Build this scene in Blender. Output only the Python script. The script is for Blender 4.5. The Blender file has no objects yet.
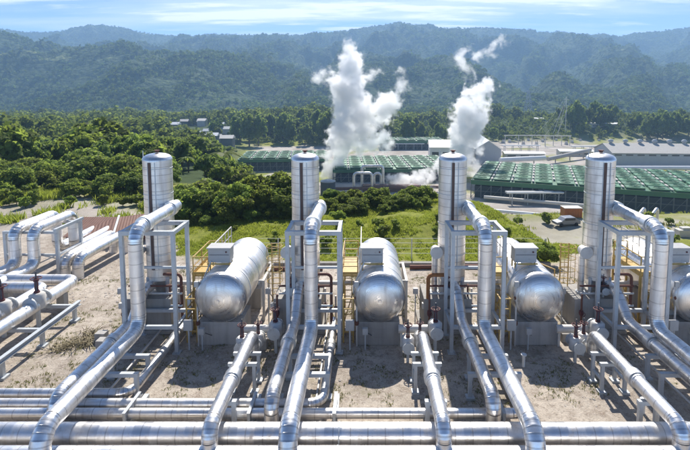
import bpy, bmesh, math, random
import numpy as np
from mathutils import Vector, Matrix
random.seed(7)
rng = np.random.default_rng(11)
scene = bpy.context.scene
COL = scene.collection
PI = math.pi
R = math.radians
CAM_H = 12.6
SUN_EL, SUN_AZ = R(48), R(4)

# ------------------------------------------------------------------ noise
def _hash(ix, iy, s):
    n = (ix * 374761393 + iy * 668265263 + s * 974634777) & 0x7fffffff
    n = ((n ^ (n >> 13)) * 1274126177) & 0x7fffffff
    return ((n ^ (n >> 16)) & 0xffff) / 65535.0

def vnoise(x, y, s=0):
    x = np.asarray(x, dtype=float); y = np.asarray(y, dtype=float)
    ix = np.floor(x).astype(np.int64); iy = np.floor(y).astype(np.int64)
    fx = x - ix; fy = y - iy
    fx = fx * fx * (3 - 2 * fx); fy = fy * fy * (3 - 2 * fy)
    a = _hash(ix, iy, s); b = _hash(ix + 1, iy, s); c = _hash(ix, iy + 1, s); d = _hash(ix + 1, iy + 1, s)
    return (a * (1 - fx) + b * fx) * (1 - fy) + (c * (1 - fx) + d * fx) * fy

def fbm(x, y, s=0, o=4):
    t = 0.0; a = 0.5
    for k in range(o):
        t = t + a * vnoise(x, y, s + k * 17); x = x * 2.03 + 3.1; y = y * 2.03 + 7.7; a *= 0.5
    return t

def smooth(a, b, x):
    t = np.clip((np.asarray(x, dtype=float) - a) / (b - a), 0, 1)
    return t * t * (3 - 2 * t)

# ------------------------------------------------------------------ object helpers
def tag(o, label=None, cat=None, group=None, kind=None):
    if label: o['label'] = label
    if cat: o['category'] = cat
    if group: o['group'] = group
    if kind: o['kind'] = kind
    return o

def thing(name, label, cat, loc=(0, 0, 0), group=None):
    o = bpy.data.objects.new(name, None); COL.objects.link(o)
    o.empty_display_size = 0.2; o.location = loc
    return tag(o, label, cat, group)

def wloc(o):
    v = Vector((0, 0, 0))
    while o is not None:
        v += Vector(o.location); o = o.parent
    return v

class MB:
    """collects shapes (world coordinates) for ONE mesh object"""
    def __init__(s):
        s.v = []; s.f = []; s.uv = []; s.sm = []
    def add(s, vs, fs, uvs=None, smooth_=False):
        b = len(s.v); s.v.extend([tuple(p) for p in vs])
        for k, f in enumerate(fs):
            s.f.append(tuple(b + i for i in f)); s.sm.append(smooth_)
            s.uv.extend(uvs[k] if uvs else [(0.0, 0.0)] * len(f))
    def box(s, c, d, rz=0.0, M=None):
        x, y, z = d[0] / 2, d[1] / 2, d[2] / 2
        vs = [Vector(p) for p in ((-x, -y, -z), (x, -y, -z), (x, y, -z), (-x, y, -z), (-x, -y, z), (x, -y, z), (x, y, z), (-x, y, z))]
        m = M if M is not None else Matrix.Rotation(rz, 3, 'Z')
        c = Vector(c)
        fs = [(0, 3, 2, 1), (4, 5, 6, 7), (0, 1, 5, 4), (1, 2, 6, 5), (2, 3, 7, 6), (3, 0, 4, 7)]
        dims = [(d[0], d[1]), (d[0], d[1]), (d[0], d[2]), (d[1], d[2]), (d[0], d[2]), (d[1], d[2])]
        uvs = [[(0, 0), (a, 0), (a, b), (0, b)] for a, b in dims]
        s.add([c + m @ p for p in vs], fs, uvs); return s
    def bar(s, p, q, w, h=None):
        p, q = Vector(p), Vector(q); h = h or w
        d = q - p; L = d.length; d.normalize()
        up = Vector((0, 0, 1)) if abs(d.z) < 0.95 else Vector((0, 1, 0))
        sx = d.cross(up).normalized(); uz = sx.cross(d).normalized()
        M = Matrix((sx, d, uz)).transposed()
        return s.box((p + q) / 2, (w, L, h), M=M)
    def ibeam(s, p, q, w, h, t=0.02):
        p, q = Vector(p), Vector(q); d = (q - p).normalized()
        up = Vector((0, 0, 1)) if abs(d.z) < 0.95 else Vector((0, 1, 0))
        sx = d.cross(up).normalized(); uz = sx.cross(d).normalized()
        s.bar(p + uz * (h / 2 - t / 2), q + uz * (h / 2 - t / 2), w, t)
        s.bar(p - uz * (h / 2 - t / 2), q - uz * (h / 2 - t / 2), w, t)
        s.bar(p, q, t, h - 2 * t - 0.002)
        return s
    def tube(s, pts, r, n=20, caps=True, u0=0.0, split=False, r2=None):
        pts = [Vector(p) for p in pts]; N = len(pts)
        T = []
        for i in range(N):
            a = pts[min(i + 1, N - 1)] - pts[max(i - 1, 0)]; T.append(a.normalized())
        up = Vector((0, 0, 1)) if abs(T[0].z) < 0.9 else Vector((0, -1, 0))
        nx = T[0].cross(up).normalized(); rings = []; u = u0; us = []
        for i in range(N):
            if i:
                u += (pts[i] - pts[i - 1]).length
                nx = (nx - T[i] * nx.dot(T[i])).normalized()
            us.append(u)
            ny = nx.cross(T[i])
            rr = r if r2 is None else r + (r2 - r) * i / max(1, N - 1)
            rings.append([pts[i] + (nx * math.cos(2 * PI * k / n) + ny * math.sin(2 * PI * k / n)) * rr for k in range(n)])
        def band(i):
            fs, uv = [], []
            for k in range(n):
                k2 = (k + 1) % n
                fs.append((k, k2, n + k2, n + k))
                uv.append([(us[i], k / n), (us[i], (k + 1) / n), (us[i + 1], (k + 1) / n), (us[i + 1], k / n)])
            return fs, uv
        if split:
            for i in range(N - 1):
                fs, uv = band(i); s.add(rings[i] + rings[i + 1], fs, uv, True)
        else:
            allv = [p for rg in rings for p in rg]; fs, uv = [], []
            for i in range(N - 1):
                f_, u_ = band(i); fs += [tuple(x + i * n for x in f) for f in f_]; uv += u_
            s.add(allv, fs, uv, True)
        if caps:
            s.add(rings[0], [tuple(range(n - 1, -1, -1))]); s.add(rings[-1], [tuple(range(n))])
        return s
    def lathe(s, prof, origin, axis='Z', n=36, smooth_=True, caps=False, a0=0):
        """prof: (radius, height along the axis)"""
        ax = {'Z': (Vector((1, 0, 0)), Vector((0, 1, 0)), Vector((0, 0, 1))),
              'Y': (Vector((1, 0, 0)), Vector((0, 0, 1)), Vector((0, -1, 0))),
              'X': (Vector((0, 1, 0)), Vector((0, 0, 1)), Vector((1, 0, 0)))}[axis]
        o = Vector(origin); vs = []; us = []; u = 0
        for i, (r, h) in enumerate(prof):
            if i: u += math.hypot(r - prof[i - 1][0], h - prof[i - 1][1])
            us.append(u)
            for k in range(n):
                a = 2 * PI * (k + a0) / n
                vs.append(o + ax[0] * math.cos(a) * r + ax[1] * math.sin(a) * r + ax[2] * h)
        fs, uv = [], []
        for i in range(len(prof) - 1):
            for k in range(n):
                k2 = (k + 1) % n
                fs.append((i * n + k, i * n + k2, (i + 1) * n + k2, (i + 1) * n + k))
                uv.append([(us[i], k / n), (us[i], (k + 1) / n), (us[i + 1], (k + 1) / n), (us[i + 1], k / n)])
        s.add(vs, fs, uv, smooth_)
        if caps:
            s.add(vs[:n], [tuple(range(n - 1, -1, -1))]); s.add(vs[-n:], [tuple(range(n))])
        return s
    def torus(s, c, rad, r, nrm=(0, 0, 1), n=20, m=8):
        nrm = Vector(nrm).normalized()
        up = Vector((0, 0, 1)) if abs(nrm.z) < 0.9 else Vector((1, 0, 0))
        ax = nrm.cross(up).normalized(); ay = nrm.cross(ax)
        c = Vector(c); vs = []
        for i in range(n):
            a = 2 * PI * i / n; d = ax * math.cos(a) + ay * math.sin(a)
            for k in range(m):
                b = 2 * PI * k / m
                vs.append(c + d * (rad + r * math.cos(b)) + nrm * r * math.sin(b))
        fs = [(i * m + k, ((i + 1) % n) * m + k, ((i + 1) % n) * m + (k + 1) % m, i * m + (k + 1) % m) for i in range(n) for k in range(m)]
        s.add(vs, fs, None, True); return s
    def build(s, name, mat, parent=None, bevel=0.0):
        off = wloc(parent) if parent is not None else Vector((0, 0, 0))
        me = bpy.data.meshes.new(name)
        me.from_pydata([(p[0] - off.x, p[1] - off.y, p[2] - off.z) for p in s.v], [], s.f)
        uvl = me.uv_layers.new(name='UVMap')
        uvl.data.foreach_set('uv', np.array(s.uv, dtype=np.float32).ravel())
        me.polygons.foreach_set('use_smooth', np.array(s.sm, dtype=bool))
        bm = bmesh.new(); bm.from_mesh(me)
        bmesh.ops.recalc_face_normals(bm, faces=bm.faces[:])
        bm.to_mesh(me); bm.free()
        me.materials.append(mat)
        o = bpy.data.objects.new(name, me); COL.objects.link(o)
        if parent is not None: o.parent = parent
        if bevel:
            b = o.modifiers.new('Bevel', 'BEVEL'); b.width = bevel; b.segments = 2; b.limit_method = 'ANGLE'
        return o

def set_tint(o, vals):
    a = o.data.attributes.new('tint', 'FLOAT', 'POINT'); a.data.foreach_set('value', np.asarray(vals, dtype=np.float32)); return o

def np_obj(name, V, F, mat, parent=None, smooth_=False):
    me = bpy.data.meshes.new(name)
    V = np.asarray(V, dtype=np.float32); F = np.asarray(F, dtype=np.int32)
    k = F.shape[1]
    me.vertices.add(len(V)); me.vertices.foreach_set('co', V.ravel())
    me.loops.add(F.size); me.loops.foreach_set('vertex_index', F.ravel())
    me.polygons.add(len(F))
    me.polygons.foreach_set('loop_start', np.arange(0, F.size, k, dtype=np.int32))
    me.polygons.foreach_set('use_smooth', np.full(len(F), smooth_, dtype=bool))
    me.update(calc_edges=True); me.validate()
    me.materials.append(mat)
    o = bpy.data.objects.new(name, me); COL.objects.link(o)
    if parent is not None: o.parent = parent
    return o

def kids(o): return [c for c in list(scene.objects) if c.parent == o]

def dup(root, loc=None, rz=None, sc=None, label=None, group=None, _p=None, _k=None):
    if _k is None:
        _k = {}
        for c in scene.objects:
            if c.parent is not None: _k.setdefault(c.parent.name, []).append(c)
    c = root.copy(); COL.objects.link(c)
    if _p is not None: c.parent = _p
    else:
        if loc is not None: c.location = loc
        if rz is not None: c.rotation_euler = (0, 0, rz)
        if sc is not None: c.scale = sc
        if label: c['label'] = label
        if group: c['group'] = group
    for ch in _k.get(root.name, []): dup(ch, _p=c, _k=_k)
    return c

def shift(root, dx, label):
    l = root.location
    return dup(root, (l.x + dx, l.y, l.z), label=label)

# ------------------------------------------------------------------ materials
def new_mat(name):
    m = bpy.data.materials.new(name); m.use_nodes = True
    nt = m.node_tree; nt.nodes.clear()
    out = nt.nodes.new('ShaderNodeOutputMaterial')
    return m, nt, out
def nd(nt, t, **kw):
    n = nt.nodes.new(t)
    for k, v in kw.items():
        if k in ('ins',):
            for a, b in v.items(): n.inputs[a].default_value = b
        else: setattr(n, k, v)
    return n
def ramp(nt, fac, stops, interp='LINEAR'):
    r = nt.nodes.new('ShaderNodeValToRGB'); e = r.color_ramp.elements; r.color_ramp.interpolation = interp
    while len(e) < len(stops): e.new(0.5)
    for i, (p, c) in enumerate(stops):
        e[i].position = p; e[i].color = (c, c, c, 1) if not isinstance(c, (tuple, list)) else (*c, 1)
    nt.links.new(fac, r.inputs[0]); return r.outputs[0]
def noise(nt, vec, scale, detail=4, rough=0.55):
    n = nd(nt, 'ShaderNodeTexNoise'); n.inputs['Scale'].default_value = scale; n.inputs['Detail'].default_value = detail
    n.inputs['Roughness'].default_value = rough
    if vec is not None: nt.links.new(vec, n.inputs['Vector'])
    return n.outputs['Fac']
def mathn(nt, op, a, b=None, c=None):
    n = nd(nt, 'ShaderNodeMath', operation=op)
    for i, v in enumerate((a, b, c)):
        if v is None: continue
        if isinstance(v, (int, float)): n.inputs[i].default_value = v
        else: nt.links.new(v, n.inputs[i])
    return n.outputs[0]
def mixc(nt, fac, a, b, mode='MIX'):
    n = nd(nt, 'ShaderNodeMix', data_type='RGBA', blend_type=mode)
    for i, v in ((0, fac), (6, a), (7, b)):
        if isinstance(v, (int, float)): n.inputs[i].default_value = v
        elif isinstance(v, (tuple, list)): n.inputs[i].default_value = (*v, 1)
        else: nt.links.new(v, n.inputs[i])
    return n.outputs[2]
def pos(nt): return nd(nt, 'ShaderNodeNewGeometry').outputs['Position']
def bump(nt, h, strength, dist=0.05, nrm=None):
    b = nd(nt, 'ShaderNodeBump'); b.inputs['Strength'].default_value = strength; b.inputs['Distance'].default_value = dist
    nt.links.new(h, b.inputs['Height'])
    if nrm is not None: nt.links.new(nrm, b.inputs['Normal'])
    return b.outputs[0]
def principled(nt, out, color, rough=0.6, metal=0.0, normal=None, spec=0.5):
    p = nd(nt, 'ShaderNodeBsdfPrincipled')
    for k, v in (('Base Color', color), ('Roughness', rough), ('Metallic', metal)):
        if isinstance(v, (int, float)): p.inputs[k].default_value = v
        elif isinstance(v, (tuple, list)): p.inputs[k].default_value = (*v, 1)
        else: nt.links.new(v, p.inputs[k])
    p.inputs['Specular IOR Level'].default_value = spec
    if normal is not None: nt.links.new(normal, p.inputs['Normal'])
    nt.links.new(p.outputs[0], out.inputs[0]); return p

def cladding(name, base=(0.80, 0.79, 0.77), pitch=0.9, rough=0.33, dent=0.25, seamc=0.42, seamh=0.10):
    """rolled aluminium sheet over insulation: hoop seams, a lap seam, dents, dull stains"""
    m, nt, out = new_mat(name)
    uv = nd(nt, 'ShaderNodeUVMap').outputs[0]
    sep = nd(nt, 'ShaderNodeSeparateXYZ'); nt.links.new(uv, sep.inputs[0])
    u = mathn(nt, 'DIVIDE', sep.outputs[0], pitch)
    fr = mathn(nt, 'FRACT', u); idx = mathn(nt, 'FLOOR', u)
    seam = mathn(nt, 'LESS_THAN', mathn(nt, 'ABSOLUTE', mathn(nt, 'SUBTRACT', fr, 0.5)), 0.018 / pitch)
    oi = nd(nt, 'ShaderNodeObjectInfo').outputs['Random']
    wn = nd(nt, 'ShaderNodeTexWhiteNoise', noise_dimensions='2D')
    cb = nd(nt, 'ShaderNodeCombineXYZ'); nt.links.new(idx, cb.inputs[0]); nt.links.new(oi, cb.inputs[1]); nt.links.new(cb.outputs[0], wn.inputs[0])
    P = pos(nt)
    big = noise(nt, P, 1.1, 5, 0.6); fine = noise(nt, P, 9.0, 3, 0.6)
    # sheet-to-sheet tone
    col = mixc(nt, wn.outputs[0], tuple(c * 0.86 for c in base), base)
    st = ramp(nt, big, [(0.42, 0.0), (0.72, 1.0)])
    col = mixc(nt, mathn(nt, 'MULTIPLY', st, 0.35), col, (0.50, 0.45, 0.40))
    col = mixc(nt, mathn(nt, 'MULTIPLY', seam, seamc), col, (0.25, 0.23, 0.22))
    mpz = nd(nt, 'ShaderNodeMapping'); mpz.inputs['Scale'].default_value = (3.2, 3.2, .22); nt.links.new(P, mpz.inputs[0])
    run = ramp(nt, noise(nt, mpz.outputs[0], 1.0, 5, .65), [(.52, 0.0), (.70, 1.0)])
    col = mixc(nt, mathn(nt, 'MULTIPLY', run, .38), col, (0.36, 0.29, 0.22))
    rg = mathn(nt, 'ADD', rough, mathn(nt, 'MULTIPLY', mathn(nt, 'SUBTRACT', big, 0.45), 0.35))
    rg = mathn(nt, 'ADD', rg, mathn(nt, 'MULTIPLY', wn.outputs[0], 0.10))
    rg = mathn(nt, 'ADD', rg, mathn(nt, 'MULTIPLY', run, 0.14))
    bul = mathn(nt, 'MULTIPLY', mathn(nt, 'ABSOLUTE', mathn(nt, 'SUBTRACT', fr, 0.5)), 0.5)
    h = mathn(nt, 'ADD', mathn(nt, 'MULTIPLY', big, dent), mathn(nt, 'MULTIPLY', fine, dent * 0.16))
    h = mathn(nt, 'ADD', h, mathn(nt, 'MULTIPLY', seam, seamh))
    nrm = bump(nt, h, 0.55, 0.14)
    principled(nt, out, col, rg, 1.0, nrm)
    return m

def paint(name, color, rough=0.5, metal=0.0, var=0.25, rust=0.0, scale=2.0, rustc=(0.13, 0.055, 0.03), bstr=0.15):
    m, nt, out = new_mat(name)
    P = pos(nt); n1 = noise(nt, P, scale, 5, 0.6)
    oi = nd(nt, 'ShaderNodeObjectInfo').outputs['Random']
    col = mixc(nt, n1, tuple(c * (1 - var) for c in color), tuple(min(1, c * (1 + var)) for c in color))
    if rust:
        n2 = ramp(nt, noise(nt, P, scale * 2.3, 6, 0.65), [(0.55, 0.0), (0.68, 1.0)])
        col = mixc(nt, mathn(nt, 'MULTIPLY', n2, rust), col, rustc)
    nrm = bump(nt, noise(nt, P, scale * 8, 3), bstr, 0.01)
    principled(nt, out, col, rough, metal, nrm)
    return m

def concrete_mat(name, color=(0.36, 0.34, 0.31), panel=0.0):
    m, nt, out = new_mat(name)
    P = pos(nt)
    a = noise(nt, P, 0.9, 6, 0.65); b = noise(nt, P, 7.0, 5, 0.7)
    mp = nd(nt, 'ShaderNodeMapping'); mp.inputs['Scale'].default_value = (5, 5, 0.35); nt.links.new(P, mp.inputs[0])
    st = ramp(nt, noise(nt, mp.outputs[0], 1.0, 4), [(0.45, 0.0), (0.75, 1.0)])
    col = mixc(nt, a, tuple(c * 0.75 for c in color), tuple(c * 1.22 for c in color))
    col = mixc(nt, mathn(nt, 'MULTIPLY', st, 0.4), col, (0.17, 0.155, 0.13))
    nrm = bump(nt, b, 0.35, 0.02)
    principled(nt, out, col, 0.85, 0, nrm, 0.3)
    return m

def leaf_mat(name, c1, c2, trans=0.3, scale=0.6, spec=0.35):
    m, nt, out = new_mat(name)
    P = pos(nt); oi = nd(nt, 'ShaderNodeObjectInfo').outputs['Random']
    n1 = noise(nt, P, scale, 3, 0.6); n2 = noise(nt, P, scale * 9, 2)
    f = mathn(nt, 'ADD', mathn(nt, 'MULTIPLY', n1, 0.75), mathn(nt, 'MULTIPLY', n2, 0.3))
    col = mixc(nt, ramp(nt, f, [(0.3, 0.0), (0.75, 1.0)]), c1, c2)
    hs = nd(nt, 'ShaderNodeHueSaturation')
    hs.inputs['Hue'].default_value = 0.5
    nt.links.new(mathn(nt, 'ADD', 0.482, mathn(nt, 'MULTIPLY', oi, 0.036)), hs.inputs['Hue'])
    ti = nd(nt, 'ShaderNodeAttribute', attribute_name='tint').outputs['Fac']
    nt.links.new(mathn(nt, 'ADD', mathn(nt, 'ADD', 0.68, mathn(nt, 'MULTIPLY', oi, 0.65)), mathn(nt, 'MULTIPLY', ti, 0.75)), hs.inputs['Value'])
    nt.links.new(col, hs.inputs['Color'])
    p = nd(nt, 'ShaderNodeBsdfPrincipled'); nt.links.new(hs.outputs[0], p.inputs['Base Color'])
    p.inputs['Roughness'].default_value = 0.62; p.inputs['Specular IOR Level'].default_value = spec
    t = nd(nt, 'ShaderNodeBsdfTranslucent')
    tc = mixc(nt, 0.5, hs.outputs[0], (0.34, 0.42, 0.06)); nt.links.new(tc, t.inputs[0])
    mx = nd(nt, 'ShaderNodeMixShader'); mx.inputs[0].default_value = trans
    nt.links.new(p.outputs[0], mx.inputs[1]); nt.links.new(t.outputs[0], mx.inputs[2])
    nt.links.new(mx.outputs[0], out.inputs[0])
    return m

M = {}
M['tower'] = cladding('tower_cladding', (0.88, 0.85, 0.81), 0.42, 0.40, 0.2)
M['pipe'] = cladding('pipe_cladding', (0.90, 0.89, 0.88), 0.6, 0.35, 0.2)
M['elbow'] = cladding('elbow_cladding', (0.88, 0.88, 0.88), 0.14, 0.29, 0.12)
M['drum'] = cladding('drum_cladding', (0.90, 0.88, 0.85), 0.75, 0.42, 0.18)
M['head'] = cladding('head_cladding', (0.80, 0.79, 0.78), 40.0, 0.30, 0.3)
M['collar'] = cladding('collar_cladding', (0.86, 0.86, 0.85), 5.0, 0.42, 0.15)
M['drumhead'] = cladding('drum_head_cladding', (0.80, 0.79, 0.78), 0.09, 0.25, 0.14, 0.06, 0.02)
M['whitepipe'] = cladding('dull_pipe_cladding', (0.90, 0.89, 0.88), 0.9, 0.42, 0.2)
M['steel'] = paint('galvanised_steel', (0.50, 0.53, 0.55), 0.5, 0.25, 0.15, 0.25)
M['dsteel'] = paint('dark_steel', (0.10, 0.10, 0.11), 0.6, 0.3, 0.3, 0.4)
M['yellow'] = paint('yellow_paint', (0.50, 0.33, 0.09), 0.5, 0, 0.2, 0.45)
M['red'] = paint('red_paint', (0.105, 0.026, 0.028), 0.6, 0, 0.25, 0.2)
M['rust'] = paint('rusty_pipe', (0.30, 0.12, 0.035), 0.75, 0.1, 0.35, 0.5)
M['brown'] = paint('brown_pipe', (0.15, 0.06, 0.04), 0.7, 0.1, 0.35, 0.3)
M['slot'] = paint('rust_red_strip', (0.13, 0.085, 0.07), 0.75, 0.1, 0.35, 0.4)
M['cream'] = paint('cream_panel', (0.58, 0.55, 0.50), 0.55, 0, 0.12, 0.12)
M['cabinet'] = paint('cabinet_grey', (0.46, 0.45, 0.43), 0.5, 0, 0.12, 0.15)
M['carpaint'] = paint('car_grey', (0.22, 0.23, 0.25), 0.35, 0.3, 0.08)
M['lagging'] = paint('canvas_lagging', (0.62, 0.60, 0.57), 0.6, 0.35, 0.15, 0.1, 3.0)
M['conc'] = concrete_mat('concrete')
M['pale_conc'] = concrete_mat('pale_concrete', (0.46, 0.44, 0.41))
M['bark'] = paint('bark', (0.10, 0.075, 0.055), 0.9, 0, 0.4)
M['white'] = paint('white_sheet', (0.74, 0.74, 0.72), 0.5, 0, 0.08, 0.05, 0.3)
M['grey'] = paint('grey_sheet', (0.42, 0.44, 0.46), 0.55, 0, 0.1, 0.05, 0.3)
M['glass'] = paint('dark_glass', (0.03, 0.035, 0.04), 0.12, 0, 0.1)
M['rubber'] = paint('tyre_rubber', (0.02, 0.02, 0.02), 0.8)
M['dgrey'] = paint('dark_walls_shaded_columns', (0.14, 0.15, 0.15), 0.8, 0, 0.3, 0, 0.3)  # plain dark house walls; on the cooling tower columns it paints in shadow
M['green'] = paint('green_tower_paint', (0.034, 0.135, 0.058), 0.55, 0, 0.3, 0.1, 0.2)
M['green2'] = paint('pale_green_paint', (0.055, 0.19, 0.085), 0.55, 0, 0.3, 0.1, 0.2)
M['louver'] = paint('dark_louvre', (0.035, 0.045, 0.06), 0.7, 0, 0.4, 0.0, 0.3)
M['orange'] = paint('orange_paint', (0.50, 0.17, 0.05), 0.6, 0, 0.2, 0.3)
M['dry'] = paint('dry_stalks', (0.30, 0.25, 0.15), 0.9, 0, 0.35)
M['stone'] = paint('pale_stone', (0.40, 0.36, 0.32), 0.9, 0, 0.3)
M['leafA'] = leaf_mat('leaf_mid', (0.095, 0.140, 0.026), (0.24, 0.29, 0.060), 0.62, 0.7, .15)
M['leafB'] = leaf_mat('leaf_dark', (0.066, 0.110, 0.028), (0.185, 0.235, 0.055), 0.6, 0.5, .15)
M['leafC'] = leaf_mat('leaf_bright', (0.12, 0.17, 0.022), (0.27, 0.32, 0.05), 0.6, 0.9)
M['leafF'] = leaf_mat('leaf_far', (0.055, 0.095, 0.026), (0.165, 0.205, 0.052), 0.5, 0.06, 0.02)
M['leafH'] = leaf_mat('leaf_hills', (0.018, 0.040, 0.012), (0.115, 0.155, 0.040), 0.25, 0.012, 0.02)
M['weed'] = leaf_mat('weed_leaf', (0.13, 0.125, 0.045), (0.28, 0.24, 0.11), 0.3, 1.2)
M['grass'] = leaf_mat('grass_blade', (0.22, 0.25, 0.022), (0.46, 0.45, 0.07), 0.55, 0.25)

def rust_roof_mat():
    m, nt, out = new_mat('rust_red_roof')
    uv = nd(nt, 'ShaderNodeUVMap').outputs[0]
    sep = nd(nt, 'ShaderNodeSeparateXYZ'); nt.links.new(uv, sep.inputs[0])
    w = mathn(nt, 'SINE', mathn(nt, 'MULTIPLY', sep.outputs[0], 22.0))
    P = pos(nt); a = noise(nt, P, 1.3, 5)
    col = mixc(nt, a, (0.15, 0.075, 0.055), (0.30, 0.17, 0.125))
    principled(nt, out, col, 0.75, 0, bump(nt, w, 0.6, 0.03), 0.3)
    return m
M['rustroof'] = rust_roof_mat()

# ------------------------------------------------------------------ terrain
def edge_y(x):
    return np.interp(x, [-60, -30, -14, -6, 4, 11.5, 14.0, 15.5, 200], [66, 64, 52, 50, 50, 48, 40, 36.5, 36.5])
PLANT_Z = -31.0
def height(x, y):
    x = np.asarray(x, dtype=float); y = np.asarray(y, dtype=float)
    ye = edge_y(x)
    hump = 0.9 * smooth(34.5, 42, y) * (1 - smooth(0, 12, y - ye)) * smooth(-17, -10, x) * (1 - smooth(12, 16, x))
    hump = hump + 0.35 * smooth(46, 58, y) * (1 - smooth(-26, -16, x)) * fbm(x / 6, y / 6, 5)
    d = np.maximum(y - ye, 0)
    # wooded side, left: a gentle fall
    zl = -30 * (1 - np.exp(-np.maximum(y - 60, 0) / 210)) + (fbm(x / 70, y / 90, 44, 3) - .45) * 16 * smooth(110, 230, y) + 11 * np.exp(-((x + 190) / 70) ** 2 - ((y - 235) / 60) ** 2)
    # plant side: steep bank down to the plant level
    zm = PLANT_Z * smooth(0, 80, d)
    # right: an intermediate terrace at -10
    zr = -10 * smooth(0, 18, d) - 21 * smooth(84, 125, y)
    wl = smooth(-0.02, -0.30, (x + 6) / np.maximum(y, 30) )
    wl = 1 - smooth(-0.36, -0.24, x / np.maximum(y, 30))
    wr = smooth(13.5, 19, x) * (1 - smooth(70, 140, y)) + smooth(70, 140, y) * smooth(0.1, 0.3, x / np.maximum(y, 1))
    z = zm * (1 - wr) + zr * wr
    z = z * (1 - wl) + zl * wl
    z = z + hump + (fbm(x / 3.2, y / 3.2, 6, 3) - .45) * 1.1 * smooth(35, 38, y) * smooth(-18, -14, x) * (1 - smooth(14, 17, x)) * (1 - smooth(52, 60, y))
    # knolls behind the plant, right
    def knoll(cx, cy, sx, sy, h): return h * np.exp(-((x - cx) / sx) ** 2 - ((y - cy) / sy) ** 2)
    z = z + knoll(225, 470, 70, 45, 20) + knoll(345, 470, 60, 60, 18) + knoll(-60, 520, 120, 70, 14) + knoll(150, 560, 60, 50, 12)
    z = z - 14 * smooth(560, 900, y)
    rough = (fbm(x / 9, y / 9, 9) - 0.5) * smooth(40, 80, y) * 2.2 * (1 - smooth(140, 160, y) * smooth(-0.3, -0.2, x / np.maximum(y, 1)) * (1 - smooth(380, 430, y)))
    z = z + rough + (fbm(x / 1.7, y / 1.7, 3) - 0.47) * 0.10 * (1 - smooth(36, 60, y)) * smooth(17, 19, y)
    return z

def hz(x, y): return float(height(np.array([x]), np.array([y]))[0])

def axis(lo, a, b, hi, step, growth):
    mid = list(np.arange(a, b + 1e-6, step)); L = []; s = step; p = a
    while p > lo: s *= growth; p -= s; L.append(p)
    Rr = []; s = step; p = b
    while p < hi: s *= growth; p += s; Rr.append(p)
    return np.array(L[::-1] + mid + Rr)

def grid_obj(name, xs, ys, Z, mat, smooth_=True):
    X, Y = np.meshgrid(xs, ys); nx, ny = len(xs), len(ys)
    V = np.stack([X.ravel(), Y.ravel(), Z.ravel()], 1)
    i = np.arange(nx - 1)[None, :] + nx * np.arange(ny - 1)[:, None]
    F = np.stack([i, i + 1, i + nx + 1, i + nx], -1).reshape(-1, 4)
    return np_obj(name, V, F, mat, None, smooth_)

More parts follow.
